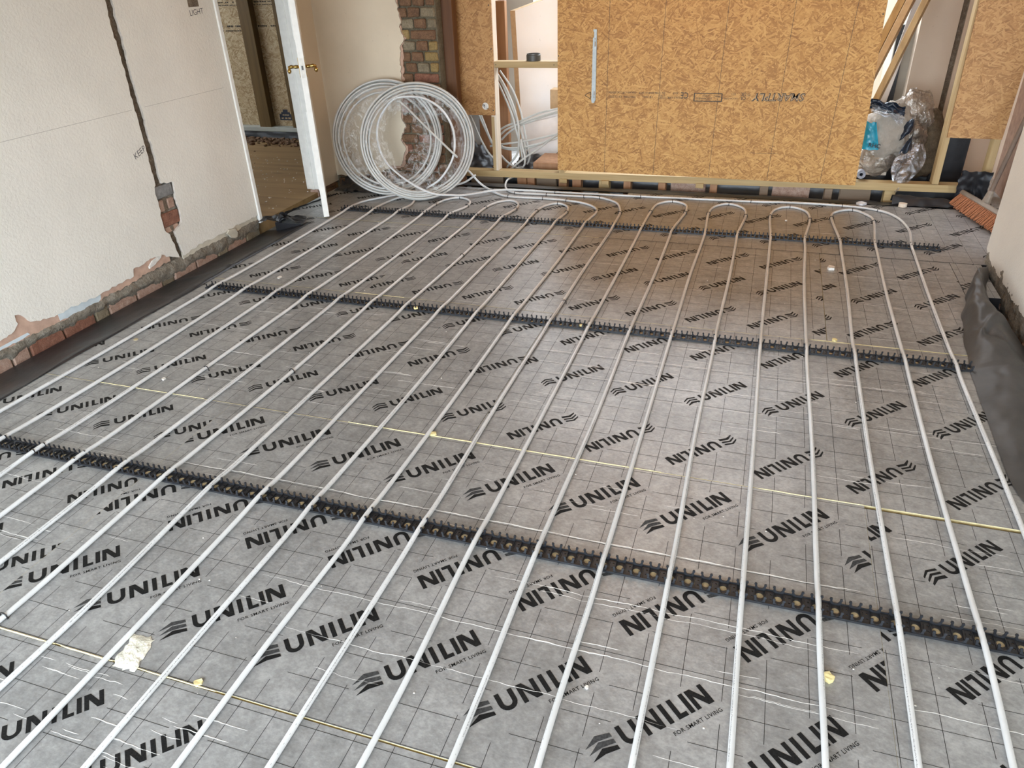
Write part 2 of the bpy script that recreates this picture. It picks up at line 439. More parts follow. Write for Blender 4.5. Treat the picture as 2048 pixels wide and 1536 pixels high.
M['bagfilm2'] = m_film('grey_polythene', (.62, .62, .64), .32, .45, 10)
M['bluefilm'] = simple('cyan_printed_polythene', (.02, .26, .36), .25, 0, .2, 14, .4, .006)
M['darkfilm'] = simple('navy_polythene', (.012, .018, .03), .22, 0, .3, 20, .6, .006)
M['sack'] = m_rough('brown_dusty_sack', (.055, .035, .018), (.10, .068, .036), (.155, .11, .065), 30, .5, .006)
M['whitesheet'] = simple('dust_sheet', (.30, .26, .215), .8, 0, .1, 14, .6, .01)
M['bristle'] = simple('orange_broom_bristle', (.33, .125, .055), .55, 0, .3, 120)
M['broomwood'] = m_wood('grey_weathered_broom_wood', (.17, .13, .095), (.30, .245, .19), 'y')
M['handlewood'] = m_wood('dark_broom_handle', (.10, .065, .045), (.18, .125, .09), 'z')
M['tubefilm'] = simple('foil_tape_roll', (.30, .30, .33), .3, .5, .3, 40, .4)
M['scrap'] = simple('torn_foil_scrap', (.80, .78, .66), .4, .15, .25, 30, .8, .006)
M['crumbw'] = simple('white_plaster_crumb', (.70, .66, .60), .9, 0, .15, 60, .5)
M['crumby'] = simple('yellow_foam_crumb', (.74, .62, .30), .9, 0, .15, 60, .5)
M['pen'] = simple('black_marker', (.02, .02, .025), .6)
M['stampink'] = simple('brown_stamp_ink', (.04, .03, .02), .6)
M['bluestamp'] = simple('blue_black_stamp_ink', (.03, .035, .055), .6)
M['pencil'] = simple('pencil_line', (.36, .32, .28), .8)
M['ceiling'] = simple('tan_ceiling_plaster', (.47, .335, .20), .9, 0, .05, 3)
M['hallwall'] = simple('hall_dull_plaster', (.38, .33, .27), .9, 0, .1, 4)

# ================================================================== SETTING
# ---- floor: slab + insulation boards (parts)
fl = MB().box((-.72, -3.3, -.16), (4.6, 4.34, -.105)).build('floor', M['concrete'], kind='structure', label='floor of grey foil-faced insulation boards over a slab')

UH = .057
def letter_polys():
    """UNILIN in cap-height units, U top left at the origin, baseline at -1"""
    q = []
    t = .225
    # U
    w = .86; ro = w / 2; ri = ro - t; cy = -1 + ro; n = 10
    q.append([(0, 0), (t, 0), (t, cy), (0, cy)]); q.append([(w - t, 0), (w, 0), (w, cy), (w - t, cy)])
    for i in range(n):
        a0 = pi + pi * i / n; a1 = pi + pi * (i + 1) / n
        q.append([(ro + ri * cos(a0), cy + ri * sin(a0)), (ro + ro * cos(a0), cy + ro * sin(a0)), (ro + ro * cos(a1), cy + ro * sin(a1)), (ro + ri * cos(a1), cy + ri * sin(a1))][::-1])
    def N(x):
        w = .90; s_ = .215; k = .30
        q.append([(x, 0), (x + s_, 0), (x + s_, -1), (x, -1)][::-1]); q.append([(x + w - s_, 0), (x + w, 0), (x + w, -1), (x + w - s_, -1)][::-1])
        yu = lambda xx: min(0, -(xx - x - k) / (w - k)); yl = lambda xx: max(-1, -(xx - x) / (w - k))
        a, b, c, d = x + s_, x + k, x + w - k, x + w - s_
        q.append([(a, 0), (b, 0), (b, yl(b)), (a, yl(a))][::-1]); q.append([(b, 0), (c, yu(c)), (c, -1), (b, yl(b))][::-1]); q.append([(c, yu(c)), (d, yu(d)), (d, -1), (c, -1)][::-1])
    def I(x): q.append([(x, 0), (x + t, 0), (x + t, -1), (x, -1)][::-1])
    N(1.05); I(2.16)
    q.append([(2.63, 0), (2.63 + t, 0), (2.63 + t, -1), (2.63, -1)][::-1]); q.append([(2.63 + t, -.785), (3.14, -.785), (3.14, -1), (2.63 + t, -1)][::-1])
    I(3.26); N(3.60)
    return q
LET = letter_polys()
def logo_polys(tagged):
    out = []
    for k in range(3):
        oy = -.31 * k; ox = .0
        if tagged:
            out.append(([(-.94, .05 + oy), (-.30, -.10 + oy), (-.29, -.30 + oy), (-.94, -.22 + oy)], k))
            out.append(([(-.94, .05 + oy), (-.94, -.22 + oy), (-1.58, -.30 + oy)], k))
        else:
            wd = .17 if k < 2 else .24
            out.append(([(-.98, .08 + oy), (-.34, -.08 + oy), (-.36, -.08 - wd + oy), (-.98, .08 - wd + oy)], k))
            out.append(([(-.98, .08 + oy), (-.98, .08 - wd + oy), (-1.56, -.36 + oy), (-1.50, -.22 + oy)], k))
    return out
TAGF = None
def clip_poly(poly, x0, y0, x1, y1):
    def cl(p, f, g):
        out = []
        for i in range(len(p)):
            a, b = p[i - 1], p[i]; fa, fb = f(a), f(b)
            if fa >= 0: out.append(a) if False else None
            if (fa >= 0) != (fb >= 0):
                t = fa / (fa - fb); out.append((a[0] + (b[0] - a[0]) * t, a[1] + (b[1] - a[1]) * t))
            if fb >= 0: out.append(b)
        return out
    for f in (lambda p: p[0] - x0, lambda p: x1 - p[0], lambda p: p[1] - y0, lambda p: y1 - p[1]):
        poly = cl(poly, f, None)
        if len(poly) < 3: return None
    return poly
C45 = sqrt(.5)
def board(x0, x1, y0, y1, tagged, rot, tx, gx, gap=.004, gyoff=None, creases=(), pitch=.3045, zt=0.0, side='foam'):
    """one insulation board: foil top, foam sides; print laid out on it"""
    a0, a1, b0, b1 = x0 + gap / 2, x1 - gap / 2, y0 + gap / 2, y1 - gap / 2
    m = MB().box((a0, b0, -.10), (a1, b1, zt))
    m.m = [1, 0, 1, 1, 1, 1]
    bo = m.build('insulation_board', [M['foil'], M[side]], fl)
    # text anchors
    sc = UH if tagged else .0505
    H = 1.22
    rows = [(.19, 0, tx[0]), (.652, 1, tx[1]), (.985, 0, tx[2])] if rot else [(.215, 1, tx[0]), (.565, 0, tx[1]), (1.032, 1, tx[2])]
    P = MB(); G = MB(); zones = []
    z1 = zt + .0005
    global TAGF
    if tagged and TAGF is None:
        TAGF = text_faces('FOR SMART LIVING', 1.0, .008, 1.10)
    for (ry, inv, xx) in rows:
        k0 = int((x0 - .5 - xx) / pitch) - 1
        for k in range(k0, k0 + int((x1 - x0 + 1.2) / pitch) + 3):
            ax, ay = xx + k * pitch, y0 + ry
            sg = -1 if inv else 1
            def T(u, v, ax=ax, ay=ay, sg=sg): return (ax + sg * (u - v) * C45, ay + sg * (u + v) * C45)
            c = T(.1, -.03)
            if c[0] < x0 - .3 or c[0] > x1 + .3: continue
            zones.append((ax, ay, sg))
            for q in LET:
                p = clip_poly([T(u * sc, v * sc) for u, v in q], a0, b0, a1, b1)
                if p: P.add([Vector((*w, z1)) for w in p], [tuple(range(len(p)))], 0)
            for q, kk in logo_polys(tagged):
                p = clip_poly([T(u * sc, v * sc) for u, v in q], a0, b0, a1, b1)
                if p: P.add([Vector((*w, z1)) for w in p], [tuple(range(len(p)))], (1 if kk < 2 and tagged else 0))
            if tagged:
                vs, fs = TAGF
                xm = max(v[0] for v in vs); s2 = .143 / xm
                for f in fs:
                    p = clip_poly([T(.114 + vs[i][0] * s2, -.087 + vs[i][1] * s2) for i in f], a0, b0, a1, b1)
                    if p: P.add([Vector((*w, z1)) for w in p], [tuple(range(len(p)))], 0)
    if P.v:
        # keep print facing up
        for i, f in enumerate(P.f):
            a, b, c = (P.v[f[0]], P.v[f[1]], P.v[f[2]])
            if (b - a).cross(c - a).z < 0: P.f[i] = f[::-1]
        P.build('printed_lettering', [M['ink'], M['inkgrey']], bo)
    # grid lines with clear windows around the print
    umin, umax, vmin, vmax = -1.75 * sc, 4.75 * sc, (-1.95 if tagged else -1.3) * sc, .28 * sc
    def windows(px, py, dx, dy, L):
        iv = []
        for ax, ay, sg in zones:
            rx, ry = px - ax, py - ay
            u0 = sg * (rx + ry) * C45; v0 = sg * (-rx + ry) * C45
            du = sg * (dx + dy) * C45; dv = sg * (-dx + dy) * C45
            lo, hi = 0.0, L
            for p0, d, mn, mx in ((u0, du, umin, umax), (v0, dv, vmin, vmax)):
                ta, tb = (mn - p0) / d, (mx - p0) / d
                if ta > tb: ta, tb = tb, ta
                lo, hi = max(lo, ta), min(hi, tb)
            if hi > lo: iv.append((lo, hi))
        iv.sort(); segs = []; cur = 0.0
        for lo, hi in iv:
            if lo > cur: segs.append((cur, lo))
            cur = max(cur, hi)
        if cur < L: segs.append((cur, L))
        return segs
    hw = .0007; z2 = zt + .00035
    pg = .1012; n0 = math.ceil((a0 - gx) / pg)
    x = gx + n0 * pg
    while x < a1:
        for lo, hi in windows(x, b0, 0, 1, b1 - b0):
            G.add([Vector((x - hw, b0 + lo, z2)), Vector((x + hw, b0 + lo, z2)), Vector((x + hw, b0 + hi, z2)), Vector((x - hw, b0 + hi, z2))], [(0, 1, 2, 3)])
        x += pg
    y = y0 + (gyoff if gyoff is not None else (.003 if rot else .09)); 
    while y < b1:
        if y > b0 + .002:
            for lo, hi in windows(a0, y, 1, 0, a1 - a0):
                G.add([Vector((a0 + lo, y - hw, z2)), Vector((a0 + hi, y - hw, z2)), Vector((a0 + hi, y + hw, z2)), Vector((a0 + lo, y + hw, z2))], [(0, 1, 2, 3)])
        y += .1
    if G.v: G.build('printed_grid', M['gridink'], bo)
    # creases: thin raised wobbling folds of the foil
    CR = MB()
    for (cx0, cx1, cy, w) in creases:
        n = max(3, int((cx1 - cx0) / .012)); pr = None
        for i in range(n + 1):
            t = i / n; x = cx0 + (cx1 - cx0) * t
            yy = cy + .006 * nz(x * 9, cy * 5) + .003 * nz(x * 45, cy * 9)
            ww = w * (.35 + 1.0 * abs(nz(x * 7, cy * 3 + 5)) * 1.6) * min(1, t * 14, (1 - t) * 14) + .0002
            CR.v += [Vector((x, yy - ww, zt + .0003)), Vector((x, yy, zt + .0003 + ww * .5)), Vector((x, yy + ww, zt + .0003))]
            if i:
                b = len(CR.v) - 6
                CR.f += [(b, b + 3, b + 4, b + 1), (b + 1, b + 4, b + 5, b + 2)]; CR.m += [0, 0]
    if CR.v: CR.build('foil_crease', M['crease'], bo, smooth=True)
    return bo

rnd = random.Random(11)
def rc(x0, x1, y0, y1, n, w=.0012, lmin=.05, lmax=.35):
    out = []
    for _ in range(n):
        l = rnd.uniform(lmin, lmax); a = rnd.uniform(x0, max(x0, x1 - l)); out.append((a, min(x1, a + l), rnd.uniform(y0, y1), w * rnd.uniform(.5, 1.2)))
    return out
# row A (nearest)
board(-.14, 2.0, -1.925, -.705, False, True, (1.39, 1.45, 1.303), 1.63, .0008, creases=rc(.9, 1.9, -.95, -.74, 26, .0013, .04, .16))
board(2.0, 3.97, -1.925, -.705, False, True, (2.02, 2.2, 2.04), 2.055, .0008)
# row B
board(-.14, .897, -.700, .518, False, True, (.152, .301, .181), .211, .0007, creases=rc(-.1, .85, -.6, .5, 14))
board(.897, 3.3612, -.700, .518, True, True, (1.519, 2.907, 2.423), 2.671, .0007,
      creases=[(.93, 3.33, .111, .0026), (1.62, 3.33, -.312, .0016), (1.75, 2.9, -.47, .0007), (2.3, 3.3, -.12, .0010), (2.4, 3.2, -.14, .0006), (3.0, 3.33, -.335, .001)] + rc(1.0, 3.3, -.65, .5, 26, .0008, .04, .2))
board(3.3612, 3.97, -.700, .504, False, True, (3.42, 3.69, 3.543), 3.57, .0007, creases=[(3.4, 4.0, -.255, .0016)] + rc(3.4, 4.0, -.6, .45, 8, .0008))
# row C
board(-.14, 1.972, .520, 1.729, False, True, (.318, .439, -.007), .35, .0007, creases=rc(0, 1.9, .6, 1.65, 46, .0013, .05, .3))
board(1.972, 3.97, .520, 1.729, False, False, (2.895, 2.461, 2.586), 2.473, .0015,
      creases=[(2.0, 3.6, 1.327, .0014), (2.3, 3.1, .91, .0009), (2.5, 3.9, 1.0, .0009), (2.1, 2.9, 1.12, .001)] + rc(2.0, 3.8, .6, 1.6, 44, .0012, .05, .3))
# row D
board(-.16, .866, 1.731, 2.938, False, False, (.856, .424, .15), .436, .0007, creases=rc(0, .85, 1.8, 2.9, 12, .001))
board(.866, 3.291, 1.731, 2.938, False, False, (1.921, 1.501, 1.65), 1.513, .0007, creases=rc(.9, 3.2, 1.75, 2.9, 34, .001, .04, .2), pitch=.3)
board(3.99, 4.15, 2.45, 2.938, False, False, (9, 9, 9.1), 4.02, .0006, side='dpm')
board(3.291, 3.99, 1.736, 2.938, False, False, (3.576, 3.47, 3.579), 3.482, .004, creases=rc(3.3, 3.9, 1.8, 2.9, 10, .001), pitch=.297)
# row E (against the partition)
board(-.43, 1.945, 2.942, 3.93, False, True, (1.72, 1.907, 1.73), 1.75, .0007, creases=rc(0, 1.9, 3.0, 3.9, 10, .0012))
board(1.945, 4.42, 2.942, 4.03, False, True, (2.06, 2.405, 2.05), 2.09, .0007, creases=rc(2, 4, 3.0, 4.0, 8, .0012), pitch=.31, side='dpm')

def bead(x0, x1, y, w, h=.0022):
    m = MB(); n = int((x1 - x0) / .012)
    for i in range(n + 1):
        t = i / n; x = x0 + (x1 - x0) * t; ww = w * min(1, t * 6, (1 - t) * 6) * (.75 + .5 * abs(nz(x * 8, y))) + .0003; yy = y + .0012 * nz(x * 12, y * 3)
        m.v += [Vector((x, yy - ww, .0003)), Vector((x, yy, .0003 + h)), Vector((x, yy + ww, .0003))]
        if i: b = len(m.v) - 6; m.f += [(b, b + 3, b + 4, b + 1), (b + 1, b + 4, b + 5, b + 2)]; m.m += [0, 0]
    m.build('foam_edge', M['foam'], fl, label='yellow foam showing at the board joint')
bead(1.45, 2.70, .5195, .0034); bead(3.03, 3.36, .518, .0018); bead(.93, 1.22, -.7025, .0024); bead(1.24, 1.42, -.7025, .0028); bead(1.5, 1.75, -.7025, .0016); bead(3.22, 3.62, 1.7325, .0035); bead(.82, 1.12, 1.7305, .003); bead(.16, .75, .5195, .001)
board(-.40, -.16, 2.76, 2.942, False, True, (5, 5.1, 5.2), -.31, .0015, side='dpm')
# ---- side walls
def FX(x, sgn):   # map (y, z, depth) on a wall facing +x (sgn=+1) or -x (-1)
    return lambda u, v, d: (x - sgn * d, u, v)
def FY(y): return lambda u, v, d: (u, y + d, v)

wl = MB().box((-.78, -3.3, -.16), (-.556, 2.77, 2.45)).build('wall_left', M['mortar'], kind='structure', label='left wall of textured white plaster with a chased groove')
# top coat left of the chase
bot = [(-3.3, .06), (.5, .07), (.64, .065), (.735, .075), (.752, .10), (.762, .142), (.79, .128), (.825, .08), (.93, .052), (1.1, .052), (1.27, .043), (1.42, .05), (1.525, .052), (1.54, .088), (1.62, .094), (1.70, .105), (1.79, .092), (1.86, .05), (1.915, .03)]
redge = [(1.915, .03), (1.905, .10), (1.885, .195), (1.862, .21), (1.858, .30), (1.866, .40), (1.866, .488), (1.884, .492), (1.882, .8), (1.886, 1.1), (1.880, 1.3), (1.886, 1.5), (1.885, 2.45)]
pl = ragged(bot, .014, .006, 3) + ragged(redge, .02, .005, 9)[1:] + [(-3.3, 2.45)]
MB().slab(pl, FX(-.528, 1), .016, 0, 1).build('plaster_coat', [M['plaster'], M['plasteredge']], wl)
ledge = [(1.95, .03), (1.948, .10), (1.934, .195), (2.012, .225), (2.022, .30), (2.018, .38), (2.028, .478), (1.93, .494), (1.936, .8), (1.931, 1.1), (1.938, 1.5), (1.935, 2.45)]
pr = ragged(ledge[::-1], .02, .005, 21) + ragged([(1.95, .03), (2.1, .045), (2.3, .045), (2.5, .05), (2.77, .045)], .014, .005, 5)[1:] + [(2.77, 2.45)]
MB().slab(pr, FX(-.528, 1), .016, 0, 1).build('plaster_coat', [M['plaster'], M['plasteredge']], wl)
# undercoat, old paint strips
uc = ragged([(-3.3, .012), (.5, .012), (.70, .004), (.80, .008), (.95, .006), (1.06, -.004), (1.15, .008), (1.3, .012), (1.45, .014), (1.6, .03), (1.75, .034), (1.84, .03)], .018, .007, 31)
MB().slab(uc + [(1.84, .15), (-3.3, .15)], FX(-.535, 1), .012).build('undercoat', M['pink'], wl)
MB().slab(ragged([(.985, .012), (1.12, .006), (1.24, .006), (1.27, .018)], .02, .004, 2) + [(1.275, .05), (.985, .056)], FX(-.5335, 1), .004).build('paint_strip', M['bluepaint'], wl, label='pale blue strip of old paint')
MB().slab(ragged([(.60, .018), (.70, .014), (.80, .02)], .02, .004, 2) + [(.79, .034), (.62, .03)], FX(-.5335, 1), .004).build('paint_strip', M['bluepaint'], wl)
MB().slab(ragged([(1.95, .004), (2.1, .012), (2.3, .012), (2.42, .008), (2.6, .02), (2.74, .016)], .02, .005, 2) + [(2.74, .06), (1.95, .05)], FX(-.534, 1), .008).build('paint_strip', M['cream'], wl, label='cream strip of old paint')
MB().slab(ragged([(1.655, .052), (1.70, .060), (1.76, .085), (1.775, .10)], .012, .004, 4) + [(1.75, .098), (1.69, .088), (1.655, .066)], FX(-.522, 1), .01).build('plaster_flake', M['crumbw'], wl)
MB().slab(ragged([(2.38, .03), (2.42, -.012), (2.47, -.02), (2.49, .006)], .012, .004, 4) + [(2.47, .04), (2.41, .05)], FX(-.516, 1), .012).build('plaster_flake', M['cream'], wl)
# rough mortar ledge (a lumpy ribbon) and the brick course under it
def ledgefn(u, v):
    y = -3.3 + u * 6.05
    bump = .012 * nz(y * 14, v * 3, 2) + .008 * nz(y * 40, v * 7, 5)
    z = .024 - v * (.072 + .03 * min(1, max(0, y - .9)) + .022 * nz(y * 5)) + .006 * nz(y * 23, v)
    x = -.548 + .020 * sin(min(1, v * 1.15) * pi) ** .6 + bump
    return (x, y, z)
MB().grid(ledgefn, 420, 7).build('mortar_ledge', M['mortar'], wl, smooth=True)
y = -.4; i = 0
while y < 2.70:
    L = .215 if i % 3 else .105
    b = MB(); b.bevbox((-.60, y + .005, -.125), (-.541 + rnd.uniform(-.006, .004), min(y + L - .006, 2.755), -.034 + rnd.uniform(-.004, .004)), .006, jit=.003)
    b.build('brick', M[rnd.choice(['brickred', 'brickpink', 'brickpink', 'brickpink', 'brickgrey']) if y < 1.4 else rnd.choice(['brickgrey', 'brickpink', 'brickgrey'])], wl)
    y += L; i += 1
# back box recess: block, headers, red brick
for a, b_, mt in (((-.6, 1.868, .405), (-.538, 2.018, .478), 'concrete'), ((-.6, 1.868, .322), (-.546, 1.925, .392), 'brickpink'),
                  ((-.6, 1.958, .325), (-.546, 2.016, .392), 'brickpink'), ((-.6, 1.864, .235), (-.538, 2.016, .312), 'brickred'), ((-.6, 1.87, .19), (-.55, 2.0, .23), 'pink')):
    MB().bevbox(a, b_, .005, jit=.003).build('brick', M[mt], wl)
def chasefn(u, v):
    z = -.05 + u * 2.5; y = 1.875 + v * .075
    return (-.553 + .006 * nz(y * 40, z * 18) + .008 * nz(y * 15, z * 30, 3) + .006 * abs(v - .5), y, z)
MB().grid(chasefn, 300, 7).build('chase_lining', M['chase'], wl, smooth=True)
# light box recess up by the door, pencil line, handwriting
MB().box((-.5285, 2.52, 1.405), (-.5275, 2.615, 1.53)).build('box_recess', M['chase'], wl)
MB().add([Vector(p) for p in ((-.5278, -.5, .9245), (-.5278, 1.86, .9245), (-.5278, 1.86, .9262), (-.5278, -.5, .9262), (-.5278, 1.96, .9245), (-.5278, 2.68, .9245), (-.5278, 2.68, .9262), (-.5278, 1.96, .9262))],
         [(0, 1, 2, 3), (4, 5, 6, 7)]).build('pencil_line', M['pencil'], wl)
def wall_text(txt, y, z, size, skew=0.0, rot=0.0, mat='pen'):
    vs, fs = text_faces(txt, size, -.004)
    m = MB(); m.add([Vector((-.5275, y + a * cos(rot) - b * sin(rot) + skew * b, z + a * sin(rot) + b * cos(rot))) for a, b in vs], fs)
    return m
wall_text('LIGHT', 2.515, 1.358, .046, .1, .05).build('handwriting', M['pen'], wl)
wall_text('KEEP', 1.785, .665, .048, .1, .35).build('handwriting', M['pen'], wl)

# doorway linings
MB().bevbox((-.79, 2.755, -.012), (-.518, 2.79, 2.06), .004).build('trim_1', M['gloss'], kind='structure', label='white door lining at the near side of the doorway')
t2 = MB(); t2.bevbox((-.652, 3.60, .005), (-.523, 3.635, 2.06), .004); t2.bevbox((-.60, 3.592, .005), (-.575, 3.602, 2.06), .002)
t2.build('trim_2', M['gloss'], kind='structure', label='white door lining at the far side of the doorway')
MB().bevbox((-.79, 2.755, 2.06), (-.523, 3.635, 2.095), .004).build('trim_3', M['gloss'], kind='structure')
wlf = MB().box((-.645, 3.637, .0), (-.545, 4.1, 2.45)).box((-.78, 2.77, 2.1), (-.545, 3.64, 2.45)).build('wall_left_far', M['plaster2'], kind='structure', label='short white wall between the doorway and the corner')
MB().slab(ragged([(3.637, .075), (3.75, .06), (3.90, .07)], .015, .006) + [(3.90, 2.45), (3.637, 2.45)], FX(-.53, 1), .016, 0, 1).build('plaster_coat', [M['plaster2'], M['plasteredge']], wlf)
for k, (a, b_) in enumerate((((-.63, 3.60, -.12), (-.55, 3.70, -.065)), ((-.63, 3.605, -.058), (-.555, 3.70, .003)), ((-.63, 3.71, -.12), (-.548, 3.90, -.045)), ((-.63, 3.71, -.035), (-.55, 3.90, .04)))):
    MB().bevbox(a, b_, .006, jit=.004).build('brick', M['brickpink' if k < 2 else 'brickbrown'], wlf)

# door leaf, edge-on
dl = thing('door_1', 'white door standing open, seen along its edge', 'door', (-.068, 2.928, 0)); dl['kind'] = 'structure'
del dl['category']; del dl['label']; dl['label'] = 'white door standing open, seen edge on'
dd = Vector((-.535, .845, 0)).normalized(); dn = Vector((dd.y, -dd.x, 0))     # along the leaf, across it (towards room)
def DM(): return Matrix(((dd.x, dn.x, 0, -.068), (dd.y, dn.y, 0, 2.928), (0, 0, 1, 0), (0, 0, 0, 1)))
lf = MB().bevbox((0, -.02, .012), (.77, .02, 2.03), .002, mtx=DM())
for zc, h in ((.45, .55), (1.55, .75)):
    for s_ in (-1, 1):
        lf.bevbox((.12, s_ * .0185, zc - h / 2), (.65, s_ * .0235, zc + h / 2), .002, mtx=DM())
leaf = lf.build('door_leaf', M['gloss'], dl)
lp = MB().box((-.0012, -.011, .955), (.0003, .011, 1.075), mtx=DM())
lp.build('latch_plate', M['sticker'], dl)
MB().box((-.0055, -.005, 1.005), (.0, .006, 1.03), mtx=DM()).build('latch_bolt', M['can'], dl)
for s_ in (-1, 1):
    pl_ = MB().bevbox((.03, s_ * .0205 if s_ > 0 else -.0235, .955), (.075, .0235 if s_ > 0 else -.0205, 1.075), .001, mtx=DM())
    h = pl_.build('door_handle', M['brass'], dl)
    lv = MB()
    base = DM()
    pts = [base @ Vector(p) for p in ((.052, s_ * .022, 1.02), (.052, s_ * .045, 1.02), (.05, s_ * .075, 1.022), (.05, s_ * .085, 1.018))]
    lv.tube(catmull(pts, .006), [.008 + .004 * abs(sin(q * .7)) for q in range(len(catmull(pts, .006)))], 12)
    pts = [base @ Vector(p) for p in ((.046, s_ * .083, 1.02), (.075, s_ * .083, 1.016), (.11, s_ * .081, 1.008), (.135, s_ * .08, 1.012))]
    cm = catmull(pts, .008); lv.tube(cm, [.0105 - .005 * q / len(cm) for q in range(len(cm))], 12)
    lv.lathe([(0, -.018), (.009, -.014), (.0135, -.004), (.012, .006), (.006, .014), (0, .017)], 14, mtx=base @ Matrix.Translation((.05, s_ * .087, .998)))
    lv.build('lever', M['brass'], h, smooth=True)

# back wall: plaster torn off brick
wb = MB().box((-.70, 3.932, -.16), (.482, 4.03, 2.45)).build('wall_back', M['mortarbrown'], kind='structure', label='white back wall with plaster torn off the brick')
edge = [(.085, .155), (.10, .21), (.142, .30), (.10, .36), (.16, .46), (.132, .545), (.15, .75), (.165, .84), (.17, .95), (.192, 1.06), (.228, 1.10), (.195, 1.18), (.205, 1.25), (.18, 1.40), (.17, 1.6), (.19, 2.45)]
MB().slab(ragged([(-.53, .05), (-.3, .06), (-.1, .10), (.0, .15), (.085, .155)], .02, .006, 8) + ragged(edge, .014, .008, 17)[1:] + [(-.53, 2.45)], FY(3.895), .02, 0, 1).build('plaster_coat', [M['plaster2'], M['plasteredge']], wb)
MB().slab(ragged([(-.2, .10), (.10, .14)], .02, .006, 8) + ragged([(p[0] + .008 + .014 * sin(p[1] * 9), p[1]) for p in edge], .014, .01, 27) + [(-.2, 2.45)], FY(3.908), .015).build('undercoat', M['pink'], wb)
z = -.12; c = 0
while z < 1.62:
    x = -.54 if c % 2 else -.60
    j = 0
    while x < .47:
        L = .215 if (c + (j if c % 4 == 2 else 0)) % 2 == 0 else .105
        a = max(x + .006, -.53); b_ = min(x + L - .006, .474)
        if b_ - a > .03 and (b_ > .05 or z < .14):
            mt = rnd.choice(['brickbrown', 'brickbrown', 'brickbrown', 'brickyellow', 'brickgrey'] if z > .85 else ['brickbrown', 'brickbrown', 'brickred', 'brickbrown'])
            MB().bevbox((a, 3.912 + rnd.uniform(-.004, .005), z + .005), (b_, 3.99, z + .069), .007, jit=.0035).build('brick', M[mt], wb)
        x += L; j += 1
    z += .0755; c += 1

# right pier and recess wall
wr = MB().box((4.205, -3.3, -.16), (4.5, 3.02, 2.45)).build('wall_right', M['mortar'], kind='structure', label='white right pier with a crumbling foot')
bot = [(-3.3, .02), (1.6, .02), (1.9, .01), (2.1, .035), (2.25, .02), (2.5, .03), (2.62, .035), (2.75, .03), (2.85, .04), (2.93, .045), (3.03, .07)]
MB().slab(ragged(bot, .014, .008, 41) + [(3.03, 2.45), (-3.3, 2.45)], FX(4.178, -1), .02, 0, 1).build('plaster_coat', [M['plaster'], M['plasteredge']], wr)
MB().slab(ragged([(4.2, .08), (4.25, .09), (4.4, .08)], .014, .006, 4) + [(4.4, 2.45), (4.2, 2.45)], lambda u, v, d: (u, 3.03 - d, v), .012).build('plaster_coat', [M['plaster'], M['plasteredge']], wr)
def pierledge(u, v):
    y = 1.2 + u * 1.8; b_ = .014 * nz(y * 12, v * 3, 8) + .01 * nz(y * 36, v * 8, 2)
    return (4.192 - .014 * sin(v * pi) + b_, y, .10 - v * .21)
MB().grid(pierledge, 120, 12).build('mortar_ledge', M['mortar'], wr, smooth=True)
y = 1.25
while y < 2.95:
    for zz_, mm in ((-.13, 'brickbrown'), (-.055, 'brickyellow')):
        o = .05 if zz_ > -.1 else 0
        a = y + o + .006; b_ = min(y + o + .205, 2.99)
        if b_ - a > .03: MB().bevbox((4.186 + rnd.uniform(-.003, .006), a, zz_), (4.24, b_, zz_ + .062), .007, jit=.005).build('brick', M[rnd.choice([mm, 'brickgrey', 'brickpink'])], wr)
    y += .215
wr2 = MB().box((4.60, 3.02, -.16), (4.80, 4.9, 2.45)).build('wall_right_recess', M['pink'], kind='structure', label='brown plastered wall of the right hand recess')
MB().slab(ragged([(3.05, .16), (3.6, .2), (4.0, .17), (4.5, .2)], .02, .012, 3) + [(4.5, .9), (4.35, 1.2), (3.9, .8), (3.4, 1.2), (3.05, 1.2)], FX(4.592, -1), .01).build('paint_strip', M['whitesheet'], wr2)

# rear wall with the wide opening behind the photographer, ceiling
wre = MB()
wre.box((-.78, -3.5, -.16), (-.3, -3.3, 2.45)).box((3.95, -3.5, -.16), (4.5, -3.3, 2.45)).box((-.3, -3.5, 2.2), (3.95, -3.3, 2.45))
wre.build('wall_rear', M['plaster2'], kind='structure')
MB().box((-14, -30, -.3), (18, -3.5, -.16)).build('added_ground', simple('grey_ground', (.20, .19, .17), .9, 0, .2, 3), kind='structure', label='unseen ground plane added outside the rear opening')  # added unseen ground, cuts the sky light from below the horizon
MB().box((-3.6, -3.5, 2.45), (5.2, 4.9, 2.55)).build('ceiling', M['ceiling'], kind='structure')

# ---- hall through the doorway
MB().box((-4.2, 2.2, -.16), (-.56, 5.75, -.02)).build('floor_hall', M['plyfloor'], kind='structure', label='dusty plywood floor of the hall')
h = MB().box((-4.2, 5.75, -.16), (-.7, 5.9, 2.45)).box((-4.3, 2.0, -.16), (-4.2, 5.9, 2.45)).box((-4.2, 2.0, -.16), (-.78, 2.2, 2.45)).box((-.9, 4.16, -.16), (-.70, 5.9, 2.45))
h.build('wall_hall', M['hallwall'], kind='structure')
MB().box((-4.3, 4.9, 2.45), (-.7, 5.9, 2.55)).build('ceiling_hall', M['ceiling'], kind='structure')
hp = tag(MB().bevbox((-3.6, 5.588, .09), (-1.0, 5.606, 2.3), .002).build('osb_panel', M['osbhall']), 'pale stamped OSB sheet behind the hall studs, seen through the doorway', 'panel')
st = MB(); r4 = random.Random(5)
for zz_, hh in ((1.30, .012), (1.275, .008), (1.075, .016), (1.035, .010)):
    x = -3.2
    while x < -1.4:
        w = r4.uniform(.006, .02)
        if r4.random() < (.82 if abs(zz_ - 1.03) > .02 or x < -2.4 else .0): st.box((x, 5.586, zz_), (x + w, 5.5872, zz_ + hh))
        x += w + r4.uniform(.002, .008)
st.build('stamp_print', M['stampink'], hp, kind='stuff')
